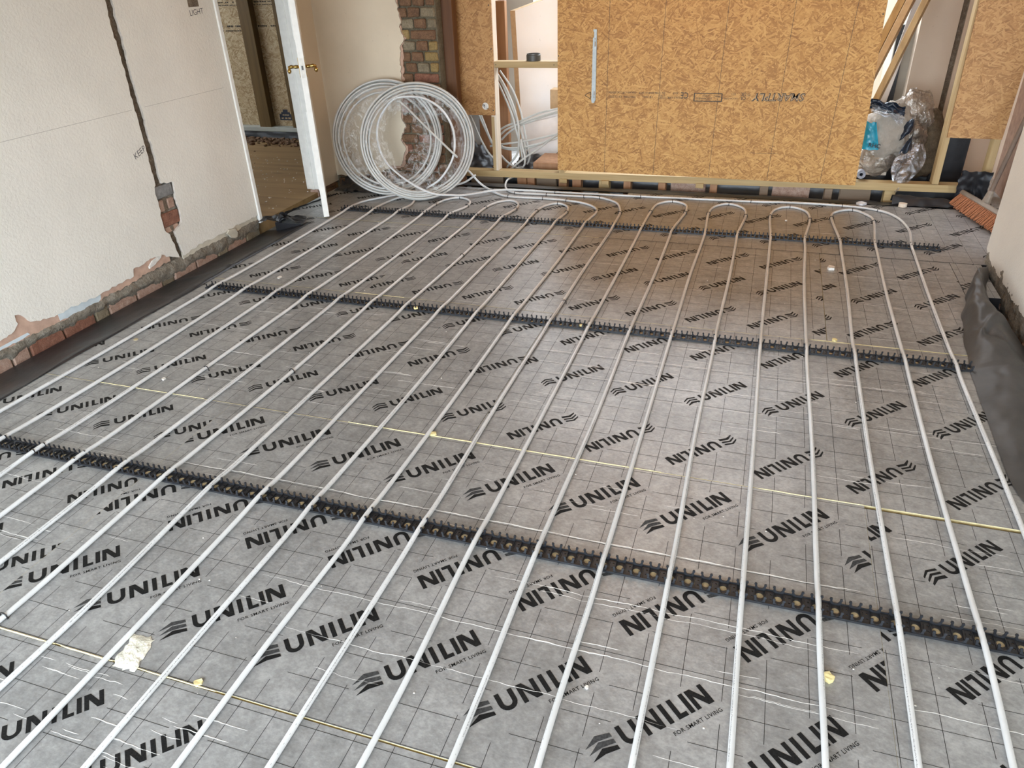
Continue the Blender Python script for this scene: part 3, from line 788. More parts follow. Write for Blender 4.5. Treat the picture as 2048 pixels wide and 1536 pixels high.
bs = MB().box((-2.19, 5.586, .15), (-2.03, 5.5872, .215)); bs.box((-2.165, 5.586, .215), (-2.055, 5.5872, .235)); bs.box((-2.14, 5.586, .235), (-2.08, 5.5872, .262))
bs.build('blue_stamp', M['bluestamp'], hp)
b2 = MB()
for xx in (-2.17, -2.125, -2.085): b2.box((xx, 5.5845, .165), (xx + .028, 5.5858, .18))
b2.box((-2.15, 5.5845, .20), (-2.07, 5.5858, .21)); b2.build('stamp_gap', M['osbhall'], hp)
for k, (xa, xb, lab) in enumerate(((-2.405, -2.262, 'dark wide timber stud in the hall, left of the open door'), (-1.985, -1.90, 'dark timber stud in the hall nearest the open door'), (-2.95, -2.86, 'dark timber stud in the hall farthest from the open door'))):
    tag(MB().bevbox((xa, 5.50, .09), (xb, 5.587, 2.3), .003).build('wall_stud', M['darkstud']), lab, 'stud')
tag(MB().bevbox((-3.6, 5.49, .045), (-1.0, 5.59, .09), .003).build('bottom_plate', m_wood('grey_planed_timber', (.36, .36, .31), (.52, .52, .46), 'x')), 'pale grey bottom plate under the hall studs', 'timber')
tag(MB().grid(lambda u, v: (-3.6 + u * 2.6, 5.485 + .01 * nz(u * 30, v * 3) - .03 * v, .045 - .085 * v), 60, 5).build('membrane_strip', M['dpm'], smooth=True), 'black membrane strip under the hall bottom plate', 'membrane')
rub = MB(); r5 = random.Random(3)
for _ in range(420):
    x, y_, s_ = r5.uniform(-3.2, -1.1), 5.42 - abs(r5.gauss(0, .16)), r5.uniform(.006, .022)
    rub.bevbox((x - s_, y_ - s_, -.02), (x + s_ * r5.uniform(.6, 1.4), y_ + s_, -.02 + s_ * 1.2), s_ * .3, jit=s_ * .3)
o = rub.build('hall_rubble', M['brickbrown'], kind='stuff', label='brown rubble swept along the hall wall'); o['category'] = 'rubble'
dust = MB()
for _ in range(260):
    x = r5.uniform(-2.0, -.62); y_ = r5.uniform(2.6, 4.8); s_ = r5.uniform(.002, .006)
    dust.bevbox((x - s_, y_ - s_, -.02), (x + s_, y_ + s_, -.02 + s_), s_ * .3)
o = dust.build('plaster_dust', M['crumbw'], kind='stuff', label='white plaster crumbs scattered on the hall plywood'); o['category'] = 'dust'

# ---- room behind the partition (setting)
MB().box((-.7, 4.35, -.2), (5.0, 7.6, -.06)).build('floor_back_room', M['backfloor'], kind='structure', label='dusty grey floor behind the partition')
b = MB().box((-.9, 4.16, -.2), (-.70, 7.6, 2.45)).box((-.9, 7.6, -.2), (5.2, 7.8, 2.45)).box((5.0, 4.6, -.2), (5.2, 7.8, 2.45))
b.build('wall_back_room', M['plaster2'], kind='structure')
c = MB().box((-.9, 4.9, 2.45), (.6, 7.8, 2.55)).box((3.6, 4.9, 2.45), (5.2, 7.8, 2.55)).box((.6, 4.9, 2.45), (3.6, 5.2, 2.55)).box((.6, 7.45, 2.45), (3.6, 7.8, 2.55))
c.build('ceiling_back_room', M['ceiling'], kind='structure', label='back room ceiling with a rooflight opening')
brw = MB().box((3.90, 5.2, -.2), (4.155, 5.35, 2.45)).box((4.195, 5.2, -.2), (5.0, 5.35, 2.45)).box((4.15, 5.225, -.2), (4.2, 5.35, 2.45), 1)
brw.build('wall_back_right', [M['warmwall'], M['chase']], kind='structure', label='cream wall with a chased groove behind the right opening')
MB().box((3.84, 5.35, -.2), (3.90, 6.4, 2.45)).build('wall_back_right_return', M['hallwall'], kind='structure')

# ================================================================== PIPE RAILS
def seg_mesh():
    m = MB(); hx = .025; y0, y1 = -.026, .026
    outer = [(-hx, y0), (hx, y0), (hx, y1), (-hx, y1)]
    big = [(.0105 * cos(a), .001 + .0115 * sin(a)) for a in [-2 * pi * k / 14 for k in range(14)]]
    s1 = [(-.0205 + .003 * cos(a), .011 + .003 * sin(a)) for a in [-2 * pi * k / 8 for k in range(8)]]
    s2 = [(-.0205 + .003 * cos(a), -.008 + .003 * sin(a)) for a in [-2 * pi * k / 8 for k in range(8)]]
    sl = [(.0190, -.014), (.0190, .016), (.0203, .016), (.0203, -.014)]
    m.slab(outer, lambda u, v, d: (u, v, .0045 - d), .0035, holes=[big, s1, s2, sl])
    return m
def clip_mesh():
    m = MB()
    prof = []
    # U cradle with two hooked prongs, in (x, z)
    prof = [(-.0145, .004), (.0145, .004), (.0150, .020), (.0172, .022), (.0160, .0275), (.0108, .0275), (.0094, .025), (.0094, .0175)]
    arc = [(.0090 * cos(a), .0175 + .0090 * sin(a)) for a in [-.0 - pi * k / 8 for k in range(1, 8)]]
    prof += arc + [(-.0094, .0175), (-.0094, .025), (-.0108, .0275), (-.0160, .0275), (-.0172, .022), (-.0150, .020)]
    for yy in (-.026, .0225):
        m.slab(prof, lambda u, v, d, yy=yy: (u, yy + d, v), .0035)
    m.box((-.0145, -.0225, .0045), (-.0125, .0225, .008)); m.box((.0125, -.0225, .0045), (.0145, .0225, .008))
    return m
SEG = seg_mesh(); CLIPM = clip_mesh().mesh('clip', M['rail'])
def rail(y, x0, n, label, tilt=0.0):
    t = thing('pipe_rail', label, 'pipe rail', (x0 + n * .025, y, .001), 'black pipe clip rails across the boards')
    b = MB()
    for i in range(n): b.add([v + Vector((x0 + .025 + .05 * i, y, .0005)) for v in SEG.v], SEG.f)
    for yy in (-.0285, .0265): b.box((x0, y + yy, .001), (x0 + n * .05, y + yy + .002, .0085))
    b.build('base_strip', M['rail'], t)
    MB().box((x0, y - .025, .0004), (x0 + n * .05, y + .025, .0016)).build('adhesive_strip', M['tape'], t, label='beige adhesive backing')
    for i in range(n):
        obj('clip', CLIPM, t, loc=(x0 + .025 + .05 * i, y, .0005))
rail(.013, -.075, 80, 'black pipe rail nearest the camera, the lowest of three')
rail(1.603, -.075, 79, 'black pipe rail across the middle of the floor')
rail(3.158, -.075, 81, 'black pipe rail farthest away, just before the pipe bends')

# ================================================================== HEATING PIPES
ZR, ZF = .0185, .0088
RX2 = [-.012, .186, .388, .593, .793, .993, 1.193, 1.393, 1.593, 1.793, 1.990, 2.190, 2.393, 2.593, 2.795, 2.998, 3.198, 3.400, 3.602, 3.802]
RX3 = [-.010, .196, .400, .604, .803, 1.004, 1.200, 1.401, 1.597, 1.801, 2.000, 2.190, 2.393, 2.603, 2.806, 3.007, 3.212, 3.415, 3.614, 3.815]
RX1 = [-.085 + .06, .18, .383, .585, .789, .992, 1.195, 1.399, 1.600, 1.805, 2.004, 2.197, 2.395, 2.598, 2.797, 3.002, 3.204, 3.404, 3.604, 3.81]
def run(i, far_y=3.10):
    """points of straight run i from the near end to the far rail"""
    pts = [(.2 * i + .004 * sin(i), -1.70, ZF), (.2 * i + .006 * sin(i * 2.1), -1.2, ZF), (.2 * i + .008 * sin(i * 1.3), -.6, ZF), (RX1[i], -.16, ZF + .003), (RX1[i], .013, ZR), (RX1[i], .19, ZF + .003),
           ((RX1[i] + RX2[i]) / 2 + .006 * sin(i * 1.7), .8, ZF), (RX2[i], 1.43, ZF + .003), (RX2[i], 1.603, ZR), (RX2[i], 1.78, ZF + .003),
           ((RX2[i] + RX3[i]) / 2 + .007 * sin(i * 2.3), 2.4, ZF), (RX3[i], 2.99, ZF + .003), (RX3[i], 3.158, ZR)]
    return pts
FARU = {
 1: [(.193, 3.35), (.235, 3.50), (.30, 3.56), (.37, 3.50), (.41, 3.35)],
 3: [(.592, 3.39), (.625, 3.53), (.71, 3.60), (.81, 3.54), (.848, 3.40)],
 5: [(.996, 3.39), (1.04, 3.54), (1.12, 3.605), (1.20, 3.54), (1.226, 3.40)],
 7: [(1.390, 3.39), (1.42, 3.53), (1.49, 3.605), (1.58, 3.54), (1.610, 3.40)],
 11: [(2.190, 3.53), (2.21, 3.73), (2.306, 3.82), (2.41, 3.75), (2.428, 3.56)],
 13: [(2.586, 3.57), (2.615, 3.75), (2.707, 3.835), (2.81, 3.75), (2.836, 3.57)],
 15: [(2.996, 3.59), (3.03, 3.77), (3.123, 3.845), (3.225, 3.765), (3.250, 3.57)],
 17: [(3.388, 3.64), (3.425, 3.79), (3.532, 3.858), (3.62, 3.75), (3.648, 3.61)]}
def nearU(a, b):
    xa, xb = a[0], b[0]
    return [(xa + (xb - xa) * .12, -1.80, ZF), ((xa + xb) / 2, -1.86, ZF), (xb - (xb - xa) * .12, -1.80, ZF)]
def circuit(i0, i1, tail_start, tail_end):
    pts = [(*p[:2], p[2] if len(p) > 2 else ZF) for p in tail_start]
    down = True
    for i in range(i0, i1 + 1):
        r = run(i)
        pts += r[::-1] if down else r
        if i < i1:
            if down: pts += nearU(r[0], run(i + 1)[0])
            else: pts += [(*p, ZF) for p in FARU[i]]
        down = not down
    pts += [(*p[:2], p[2] if len(p) > 2 else ZF) for p in tail_end]
    return catmull(pts, .028)
T0 = [(.72, 3.93, .10), (.60, 3.92, .03), (.40, 3.80), (.20, 3.60), (.07, 3.45), (-.002, 3.34)]
T9 = [(1.806, 3.30), (1.818, 3.44), (1.786, 3.55), (1.682, 3.645), (1.536, 3.69), (1.355, 3.707), (1.067, 3.705, .010), (.906, 3.80, .016), (.766, 3.90, .045), (.666, 3.95, .115), (.60, 3.955, .165)]
T10 = [(1.08, 4.50, .03), (.98, 4.36, .02), (.925, 4.24, .012), (.915, 4.13, .012), (.974, 3.93), (1.09, 3.812), (1.325, 3.812), (1.629, 3.817), (1.764, 3.812), (1.907, 3.71), (1.972, 3.54), (1.990, 3.40)]
T19 = [(3.842, 3.47), (3.803, 3.727), (3.698, 3.878), (3.472, 3.945), (3.123, 3.955), (2.855, 3.928), (2.058, 3.905), (1.394, 3.887, .010), (1.18, 3.86, .020), (.964, 3.795, .029), (.753, 3.60, .032), (.671, 3.50, .055), (.58, 3.43, .077), (.46, 3.425, .116), (.293, 3.445, .201), (.17, 3.47, .30), (.114, 3.50, .406), (.10, 3.53, .50), (.125, 3.56, .60),
       (.224, 3.60, .715), (.33, 3.63, .735), (.46, 3.65, .72), (.58, 3.66, .65), (.66, 3.66, .53), (.685, 3.63, .40), (.66, 3.60, .28), (.58, 3.55, .16), (.47, 3.52, .09)]
def pipe_thing(pts, label):
    m = MB().tube(pts, .008, 10, uv=True)
    o = m.build('heating_pipe', M['pipe'], smooth=True)
    return tag(o, label, 'pipe', 'white underfloor heating pipe circuits')
pipe_thing(circuit(0, 9, T0, T9), 'white heating pipe snaking over the left half of the floor')
pipe_thing(circuit(10, 19, T10, T19), 'white heating pipe snaking over the right half of the floor')

# ---- staples
def staple_mesh():
    m = MB(); pth = [(-.0115, 0, -.004), (-.0115, 0, .010)] + [(.0115 * -cos(a), 0, .0105 + .0105 * sin(a)) for a in [pi * k / 10 for k in range(1, 10)]] + [(.0115, 0, .010), (.0115, 0, -.004)]
    m.tube(pth, .0021, 6)
    m.bevbox((-.0145, -.003, .0), (-.0095, .003, .004), .001); m.bevbox((.0095, -.003, .0), (.0145, .003, .004), .001)
    return m.mesh('pipe_staple', M['staple'])
STM = staple_mesh()
ordn = ['first', 'second', 'third', 'fourth', 'fifth', 'sixth', 'seventh', 'eighth']
STS = []
for k, i in enumerate((3, 5, 7, 11, 13, 15, 17)):
    u = FARU[i]
    nth = 'rightmost' if k == 6 else ordn[k] + ' from left'
    STS.append((u[0], pi * .0, f'black staple on left leg of the pipe bend {nth}'))
    STS.append((u[4], 0.0, f'black staple on right leg of the pipe bend {nth}'))
    if i != 5: STS.append((u[2], pi / 2, f'black staple at the crown of the pipe bend {nth}'))
STS += [((1.808, 3.465), .0, 'black staple where the inner long tail turns into its straight run'), ((1.985, 3.46), 0, 'black staple where the middle long tail turns into its straight run'),
        ((1.067, 3.705), 1.35, 'black staple at left end of the inner long tail'), ((1.09, 3.812), 1.2, 'black staple at left end of the middle long tail, by the sole plate'),
        ((1.345, 3.707), pi / 2, 'black staple on the inner long tail, one of a close pair'), ((1.345, 3.812), pi / 2, 'black staple on the middle long tail, above the one on the inner tail'),
        ((1.394, 3.887), pi / 2, 'black staple on the outermost long tail, farthest left'), ((1.536, 3.69), 1.3, 'black staple on the inner long tail where its curve begins'),
        ((1.640, 3.817), pi / 2, 'black staple on the middle long tail, second from its curve'), ((1.764, 3.812), 1.4, 'black staple on the middle long tail where its curve begins'),
        ((2.058, 3.905), pi / 2, 'black staple on the outermost long tail, above the fourth bend'), ((2.855, 3.928), pi / 2, 'black staple on the outermost long tail, above the fifth bend'),
        ((3.472, 3.945), pi / 2 - .1, 'black staple on the outermost long tail, left of the rightmost bend'), ((3.698, 3.878), .9, 'black staple on the outermost long tail where its curve begins'),
        ((1.201, 2.40), 0, 'black staple on a straight run between the middle and far rails, left one'), ((1.995, 1.86), 0, 'black staple on a straight run just beyond the middle rail'),
        ((.592, .74), 0, 'black staple on a straight run between near and middle rails, left one of two'), ((.996, .82), 0, 'black staple on a straight run between near and middle rails, right one of two'),
        ((.998, -.671), 0, 'black staple at the left edge of the picture, near the bottom')]
for (xy, rz, lab) in STS:
    o = obj('pipe_staple', STM, loc=(xy[0], xy[1], 0), rotz=rz); tag(o, lab, 'staple', 'black staples holding the heating pipe down')
for k, (x, y_) in enumerate(((.283, .013), (.483, .012), (.69, .013))):
    o = obj('pipe_staple', STM, loc=(x, y_, .006), rotz=.5 + .3 * k); o.scale = (1.25, 1.25, 1.3)
    tag(o, f'spare black staple stuck in the near rail, {["leftmost", "middle", "right hand"][k]} of three', 'staple', 'spare black staples stuck in the near rail')

# ================================================================== COILS OF PIPE
def coil(name_label, base, nrm, lean, Rout, seed, rows, with_film, group, extra=()):
    nh = Vector((nrm[0], nrm[1], 0)).normalized()
    ax = (nh * cos(lean) + Vector((0, 0, 1)) * sin(lean)).normalized()      # coil axis, facing up and outwards
    up = (Vector((0, 0, 1)) * cos(lean) - nh * sin(lean)).normalized()
    rt = up.cross(ax).normalized()
    c = Vector((*base, 0)) + up * (Rout + .004) + nh * .0
    zmin = .006
    t = thing('pipe_coil', name_label, 'coil', (base[0], base[1], 0), group)
    rn = random.Random(seed); n = 84
    for r_, a_ in rows:
        ph = rn.uniform(0, 6.28); e = rn.uniform(-.004, .004); R_ = Rout - .008 - r_
        pth = []
        for k in range(n):
            th = 2 * pi * k / n
            rr = R_ + e * sin(2 * th + ph) - (.012 * rn.random() * 0) - r_ * .10 * (1 + cos(th - pi / 2 + ph * .1))
            aa = a_ + .004 * sin(th + ph)
            pth.append(c + rt * rr * cos(th) + up * rr * sin(th) + ax * aa)
        MB().tube(pth, .008, 8, closed=True).build('pipe_turn', M['pipecoil'], t, smooth=True)
    if with_film:
        rmin = max(r_ for r_, a_ in rows); amx = max(a for _, a in rows); amn = min(a for _, a in rows)
        def sleeve(prof, mat, nm, N, web):
            pc = catmull([(p[0], p[1], 0) for p in prof], .016); n_ = len(pc) - 1
            def fn(u, v):
                th = 2 * pi * u; q = pc[min(n_, int(v * n_ + .5))]
                w = .012 * nz(6 * cos(th) + seed, 6 * sin(th), q.x * 22) + .009 * nz(17 * cos(th), 17 * sin(th) + seed, q.x * 40 + q.y * 30) + .006 * nz(34 * cos(th), 34 * sin(th), q.x * 60 + seed)
                k = web * sin(pi * min(1, v * 1.15)) if web else .25
                rr = Rout - q.x - w * k * 1.2 + (.05 * nz(3 * cos(th) + seed, 3 * sin(th), 4.4) * v ** 2 if web else 0)
                p = c + rt * rr * cos(th) + up * rr * sin(th) + ax * (q.y + w * k)
                if p.z < .003: p.z = .003
                return p
            MB().grid(fn, N, n_ + 1, closed_u=True).build(nm, mat, t, smooth=True)
        for st_ in extra: MB().tube(catmull(st_, .02), .008, 8).build('pipe_turn', M['pipecoil'], t, smooth=True)
        sleeve([(.03, amx + .012), (.0, amx + .010), (-.010, amx + .004), (-.011, amn - .004), (.0, amn - .010), (.03, amn - .012)], M['film'], 'plastic_wrap', 140, 0)
        sleeve([(.03, amx + .0125), (rmin * .7, amx + .014), (rmin + .03, amx + .010), (rmin + .075, amx - .006), (rmin + .13, (amx + amn) / 2)], M['filmweb'], 'plastic_wrap', 170, 1.6)
        sleeve([(.03, amn - .0125), (rmin * .7, amn - .014), (rmin + .03, amn - .010), (rmin + .075, amn + .002)], M['filmweb'], 'plastic_wrap', 150, 1.3)
    return t
GR = 'white pipe coils leaning by the door'
rowsA = [(0, a) for a in (-.026, -.009, .008, .025)] + [(.017, a) for a in (-.026, -.009, .008, .025)] + [(.034, a) for a in (-.018, .0, .02)] + [(.052, a) for a in (-.008, .012)]
coil('clear wrapped coil of white pipe in front, leaning on the other coil', (.45, 3.50), (.465, -.885), radians(15.5), .427, 2, rowsA, True, GR, [[(.24, 3.64, .70), (.295, 3.62, .684), (.468, 3.6, .535), (.60, 3.59, .42), (.72, 3.58, .32)]])
rowsB = [(0, a) for a in (-.026, -.009, .008, .025)] + [(.018, a) for a in (-.02, .0, .02)] + [(.037, a) for a in (-.015, .01)] + [(.07, 0.0)]
coil('clear wrapped coil of white pipe behind, nearer the white door', (.13, 3.585), (.30, -.95), radians(14.5), .427, 9, rowsB, True, GR)

# loose inner strand of the front coil
# ================================================================== PARTITION
YS = 4.213
sp = MB()
xs = [(.40, .012, .062), (4.245, .066, .118)]
vs = []
for x, za, zb in xs: vs += [Vector((x, YS, za)), Vector((x, YS + .09, za)), Vector((x, YS + .09, zb)), Vector((x, YS, zb))]
sp.add(vs, [(0, 3, 2, 1), (4, 5, 6, 7), (0, 4, 7, 3), (3, 7, 6, 2), (2, 6, 5, 1), (1, 5, 4, 0)])
tag(sp.build('sole_plate', M['pine_x']), 'long sawn pine sole plate under the OSB partition', 'timber')
def stud(x0, x1, z0, z1, label, mt='pine_z', y0=YS, y1=YS + .09, name='timber_stud'):
    return tag(MB().bevbox((x0, y0, z0), (x1, y1, z1), .002).build(name, M[mt]), label, 'stud')
s1 = stud(.775, .818, .070, 2.4, 'pale upright stud left of the partition opening', 'pinepale')
MB().add([Vector(p) for p in ((.7745, YS - .0006, .07), (.8, YS - .0006, .07), (.8, YS - .0006, .5), (.7745, YS - .0006, .5))], [(0, 1, 2, 3)]).build('sawn_face', M['pine_z'], s1)
stud(1.335, 1.38, .075, 2.4, 'upright stud hidden along the left edge of the big OSB sheet')
stud(2.52, 2.565, .095, 2.4, 'upright stud behind the middle of the big OSB sheet')
stud(3.49, 3.535, .110, 2.4, 'upright stud behind the right edge of the big OSB sheet')
stud(4.048, 4.092, .118, 2.4, 'upright stud right of the rubbish bags')
stud(4.355, 4.398, .0, 2.4, 'upright stud at the far right, under the brown OSB piece')
stud(.40, .562, -.10, 2.4, 'dark brown upright post between brick and OSB strip', 'redpost', 4.045, 4.13, 'timber_post')
ng = tag(MB().bevbox((.818, YS, .864), (1.335, YS + .09, .909), .002).build('noggin', M['pine_x']), 'short horizontal noggin bridging the partition opening', 'timber')
for x in (.832, 1.30): MB().lathe([(0, 0), (.004, .0003), (.004, .001), (0, .001)], 8, mtx=Matrix.Translation((x, YS - .0002, .886)) @ Matrix.Rotation(radians(90), 4, 'X')).build('screw_head', M['pen'], ng)
cn = MB().lathe([(.0, 0), (.053, 0), (.055, .003), (.055, .042), (.052, .045), (.052, .052), (.046, .052), (.046, .010), (.0, .010)], 32, mtx=Matrix.Translation((1.124, YS + .05, .909)))
tag(cn.build('round_pot', M['can'], smooth=False), 'dark grey round cap standing on the noggin', 'cap')

# OSB sheets
def osb(poly, y, label, mt, th=.012):
    return tag(MB().slab(poly, FY(y), th).build('osb_panel', M[mt]), label, 'panel')
big = osb([(1.331, .102), (3.556, .088), (3.548, .7), (3.528, 1.36), (3.52, 1.62), (1.333, 1.62)], 4.2, 'large golden OSB sheet with printed stamp across the partition', 'osb')
lines = MB()
def vline(xa, xb, z0=.1, z1=1.62, y=4.1994, w=.0017):
    zc = z0
    while zc < z1:
        l = .0195; t0 = (zc - z0) / (z1 - z0); t1 = min(1, (zc + l - z0) / (z1 - z0))
        x0_, x1_ = xa + (xb - xa) * t0, xa + (xb - xa) * t1
        lines.add([Vector((x0_ - w, y, zc)), Vector((x0_ + w, y, zc)), Vector((x1_ + w, y, zc + l)), Vector((x1_ - w, y, zc + l))], [(0, 1, 2, 3)])
        zc += l
for xa, xb in ((1.712, 1.722), (2.098, 2.122), (2.52, 2.552), (2.945, 2.985), (3.315, 3.375)):
    lines = MB(); vline(xa, xb, w=.0013); lines.build('nailing_line', M['stampink'], big)
lines = MB()
for z_, xa, xb in ((.915, 1.335, 1.47), (.29, 2.8, 3.0)):
    lines.add([Vector((xa, 4.1994, z_)), Vector((xb, 4.1994, z_)), Vector((xb, 4.1994, z_ + .002)), Vector((xa, 4.1994, z_ + .002))], [(0, 1, 2, 3)])
lines.build('nailing_line', M['stampink'], big)
# stamp, upside down as on the sheet
def stamp(m, txt, xr, ztop, size, width=None, bold=0.0, shear=0.0, mi=0, y=4.1993, slope=.012):
    """text turned by 180 degrees: its start at the right (xr), its baseline at the top (ztop)"""
    vs, fs = text_faces(txt, 1.0, bold)
    x0_ = min(v[0] for v in vs); wd = max(v[0] for v in vs) - x0_
    sx = (width / wd) if width else size
    m.add([Vector((xr - (a - x0_ + shear * b) * sx, y, ztop - b * size - slope * (xr - (xr - (a - x0_) * sx)))) for a, b in vs], [f for f in fs], mi)
sm = MB()
stamp(sm, 'SMARTPLY', 3.125, .708, .072, .352, .035, .18)
stamp(sm, '®', 2.755, .704, .03, .022, .0)
stamp(sm, 'UK', 2.725, .710, .036, .035, .012); stamp(sm, 'CA', 2.725, .682, .034, .035, .012)
stamp(sm, '0321', 2.655, .704, .02, .03, .006); stamp(sm, 'UKCA-CPR-1', 2.67, .674, .017, .105, .004)
stamp(sm, 'CE', 2.32, .706, .062, .055, .008)
stamp(sm, '0363', 2.245, .706, .021, .034, .006); stamp(sm, '0363-CPR-1', 2.262, .676, .021, .105, .006)
stamp(sm, 'EN 13986:2004+A1:2015', 2.15, .706, .021, .19, .006); stamp(sm, 'OSB/3', 2.15, .672, .021, .045, .006); stamp(sm, 'E1 PEFC', 2.15, .688, .018, .045, .006); stamp(sm, '18 mm', 2.06, .676, .022, .07, .006)
stamp(sm, 'TG4 2400 x 590', 1.935, .706, .021, .10, .006); stamp(sm, 'STRUCTURAL', 1.935, .676, .021, .09, .006)
stamp(sm, 'LOAD BEARING', 1.828, .706, .022, .105, .006); stamp(sm, '13/12/2021', 1.828, .676, .022, .095, .006)
for (xa, xb, za, zb) in ((2.555, 2.562, .648, .70), (2.36, 2.367, .645, .70), (2.36, 2.562, .697, .702), (2.36, 2.562, .644, .65)): sm.box((xa, 4.1988, za), (xb, 4.1996, zb))
stamp(sm, 'PEFC', 2.545, .690, .022, .045, .01); stamp(sm, 'SUSTAINABLE', 2.49, .672, .018, .11, .008); stamp(sm, 'FOREST', 2.47, .692, .018, .05, .008)
sm.build('stamp_print', M['stampink'], big)
sm2 = MB(); stamp(sm2, 'SMARTPLY', 3.122, .7055, .066, .346, -.02, .18, y=4.1988)
sm2.build('stamp_fill', M['mdf'], big)
tri = MB()
tp = [Vector((1.545, 4.199, .675)), Vector((1.59, 4.199, .70)), Vector((1.59, 4.199, .65))]
for i in range(3): tri.tube([tp[i], tp[(i + 1) % 3]], .002, 6)
tri.build('printed_triangle', M['stampink'], big)
strip = osb([(.452, .512), (.812, .512), (.818, 1.0), (.820, 2.2), (.457, 2.2)], 4.196, 'narrow OSB strip left of the partition opening, with a round sticker', 'osb2', .014)
stk = MB().lathe([(0, 0), (.027, 0), (.027, .0012), (0, .0012)], 28, mtx=Matrix.Translation((.735, 4.1958, .581)) @ Matrix.Rotation(radians(90), 4, 'X'))
so = stk.build('sticker', M['sticker'], strip, label='round white sticker marked 9')
vs, fs = text_faces('9', .042, .012); r_ = radians(32)
MB().add([Vector((.722 + a * cos(r_) - b * sin(r_), 4.1938, .566 + a * sin(r_) + b * cos(r_))) for a, b in vs], fs).box((.745, 4.1936, .562), (.762, 4.194, .566)).build('sticker_print', M['pen'], so)
osb([(4.070, .440), (4.398, .437), (4.410, .9), (4.44, 2.2), (4.045, 2.2)], 4.2, 'brown OSB piece at the far right above the broom', 'osb2')
# screws on the OSB sheets are small dark dots, joined per sheet
for shp, pts in ((big, [(1.34, .95), (3.52, 1.2)]), (strip, [(.47, 1.32), (.80, 1.30), (.465, 1.03), (.805, 1.0), (.47, .70), (.80, .55)])):
    m = MB()
    for x, z_ in pts: m.lathe([(0, 0), (.005, .0), (.005, .0008), (0, .0008)], 8, mtx=Matrix.Translation((x, (4.1999 if shp is big else 4.1958), z_)) @ Matrix.Rotation(radians(90), 4, 'X'))
    m.build('screw_heads', M['pen'], shp, kind='stuff')
# galvanised strip hung on the big sheet
gs = MB()
gp = [(1.600, .640), (1.604, .622), (1.622, .622), (1.628, .64), (1.630, 1.13), (1.606, 1.13), (1.606, 1.117), (1.612, 1.112), (1.612, 1.078), (1.604, 1.072)]
hol = [[(1.620 + .004 * cos(a), zc + .004 * sin(a)) for a in [-2 * pi * k / 8 for k in range(8)]] for zc in (1.066, .664)]
slot = [[(1.618, za), (1.618, zb), (1.6235, zb), (1.6235, za)] for za, zb in ((1.015, 1.048), (.678, .708))]
gs.slab(gp, FY(4.186), .002, holes=hol + slot); gs.box((1.6285, 4.1865, .64), (1.6315, 4.1995, 1.128))
tag(gs.build('metal_strip', M['galv']), 'thin galvanised metal strip fixed upright on the big OSB sheet', 'strip')

# packers and blocks under the sole plate (x from, x to, depth, material)
r6 = random.Random(8)
pk = [(.55, .84, 4.25, 'oldwood'), (.975, 1.055, 4.222, 'redwood'), (1.06, 1.125, 4.222, 'redwood'), (1.13, 1.30, 4.26, 'oldwood'), (1.33, 1.40, 4.222, 'redwood'), (1.445, 1.52, 4.222, 'redwood'), (1.665, 1.75, 4.222, 'pine_x'),
      (1.865, 1.925, 4.222, 'redwood'), (2.14, 2.20, 4.222, 'redwood'), (2.235, 2.50, 4.255, 'brickpink'), (2.535, 2.59, 4.222, 'redwood'), (2.905, 2.965, 4.222, 'oldwood'), (2.995, 3.26, 4.255, 'brickpink'), (3.36, 3.415, 4.222, 'oldwood'), (3.47, 3.68, 4.262, 'oldwood'), (3.76, 3.835, 4.222, 'pine_x')]
for k, (xa, xb, yf, mt) in enumerate(pk):
    zt_ = .012 + (xa - .4) / 3.845 * .054 - .001
    wide = xb - xa > .12
    nm = 'brick_block' if mt == 'brickpink' else ('timber_offcut' if wide else 'timber_packer')
    lab = ('wide ' if wide else 'small ') + {'oldwood': 'old brown timber', 'redwood': 'orange softwood', 'pine_x': 'pale pine', 'brickpink': 'dusty brick'}[mt] + f' block under the sole plate, {["1st","2nd","3rd"][k] if k < 3 else str(k + 1) + "th"} block from the left'
    tag(MB().bevbox((xa, yf, -.10), (xb, yf + .07, zt_ - r6.uniform(0, .003)), .003, jit=.002).build(nm, M[mt]), lab, 'block', 'blocks under the sole plate')
for xa, lab in ((1.345, 'left'), (1.69, 'middle'), (2.43, 'right')):
    zt_ = .012 + (xa - .4) / 3.845 * .054
    tag(MB().bevbox((xa, 4.20, zt_ - .028), (xa + .06, 4.212, zt_ + .004), .002, jit=.003).build('splinter_wedge', M['pine_x']), f'pale split wedge poking out under the sole plate, {lab} one of three', 'wedge', 'split wedges under the sole plate')

# ================================================================== MEMBRANES
def mem_left(u, v):
    y = -1.95 + u * 4.76
    w = .012 * nz(y * 3.1, v * 2) + .005 * nz(y * 11, v * 5)
    prof = [(-.128, .002), (-.135, .0075), (-.16, .004), (-.24, -.022), (-.35, -.052), (-.45, -.074), (-.520, -.085)]
    t = v * (len(prof) - 1); i = min(int(t), len(prof) - 2); f = t - i
    x = prof[i][0] + (prof[i + 1][0] - prof[i][0]) * f; z = prof[i][1] + (prof[i + 1][1] - prof[i][1]) * f
    k = sin(v * pi)
    fold = .010 * max(0, 1 - abs(y - 1.35 - v * .2) / .035) + .012 * max(0, 1 - abs(y - 1.95 + v * .15) / .03)
    return (x + (.010 * nz(y * 2.3) if v < .4 else 0) * (1 - v), y, z + k * (w + fold))
tag(MB().grid(mem_left, 260, 19).build('damp_proof_membrane', M['dpm'], smooth=True), 'black damp-proof membrane strip along the foot of the left wall', 'membrane')
def flap(fn, label, mt='dpm', nu=26, nv=16):
    return tag(MB().grid(fn, nu, nv).build('membrane_flap', M[mt], smooth=True), label, 'membrane')
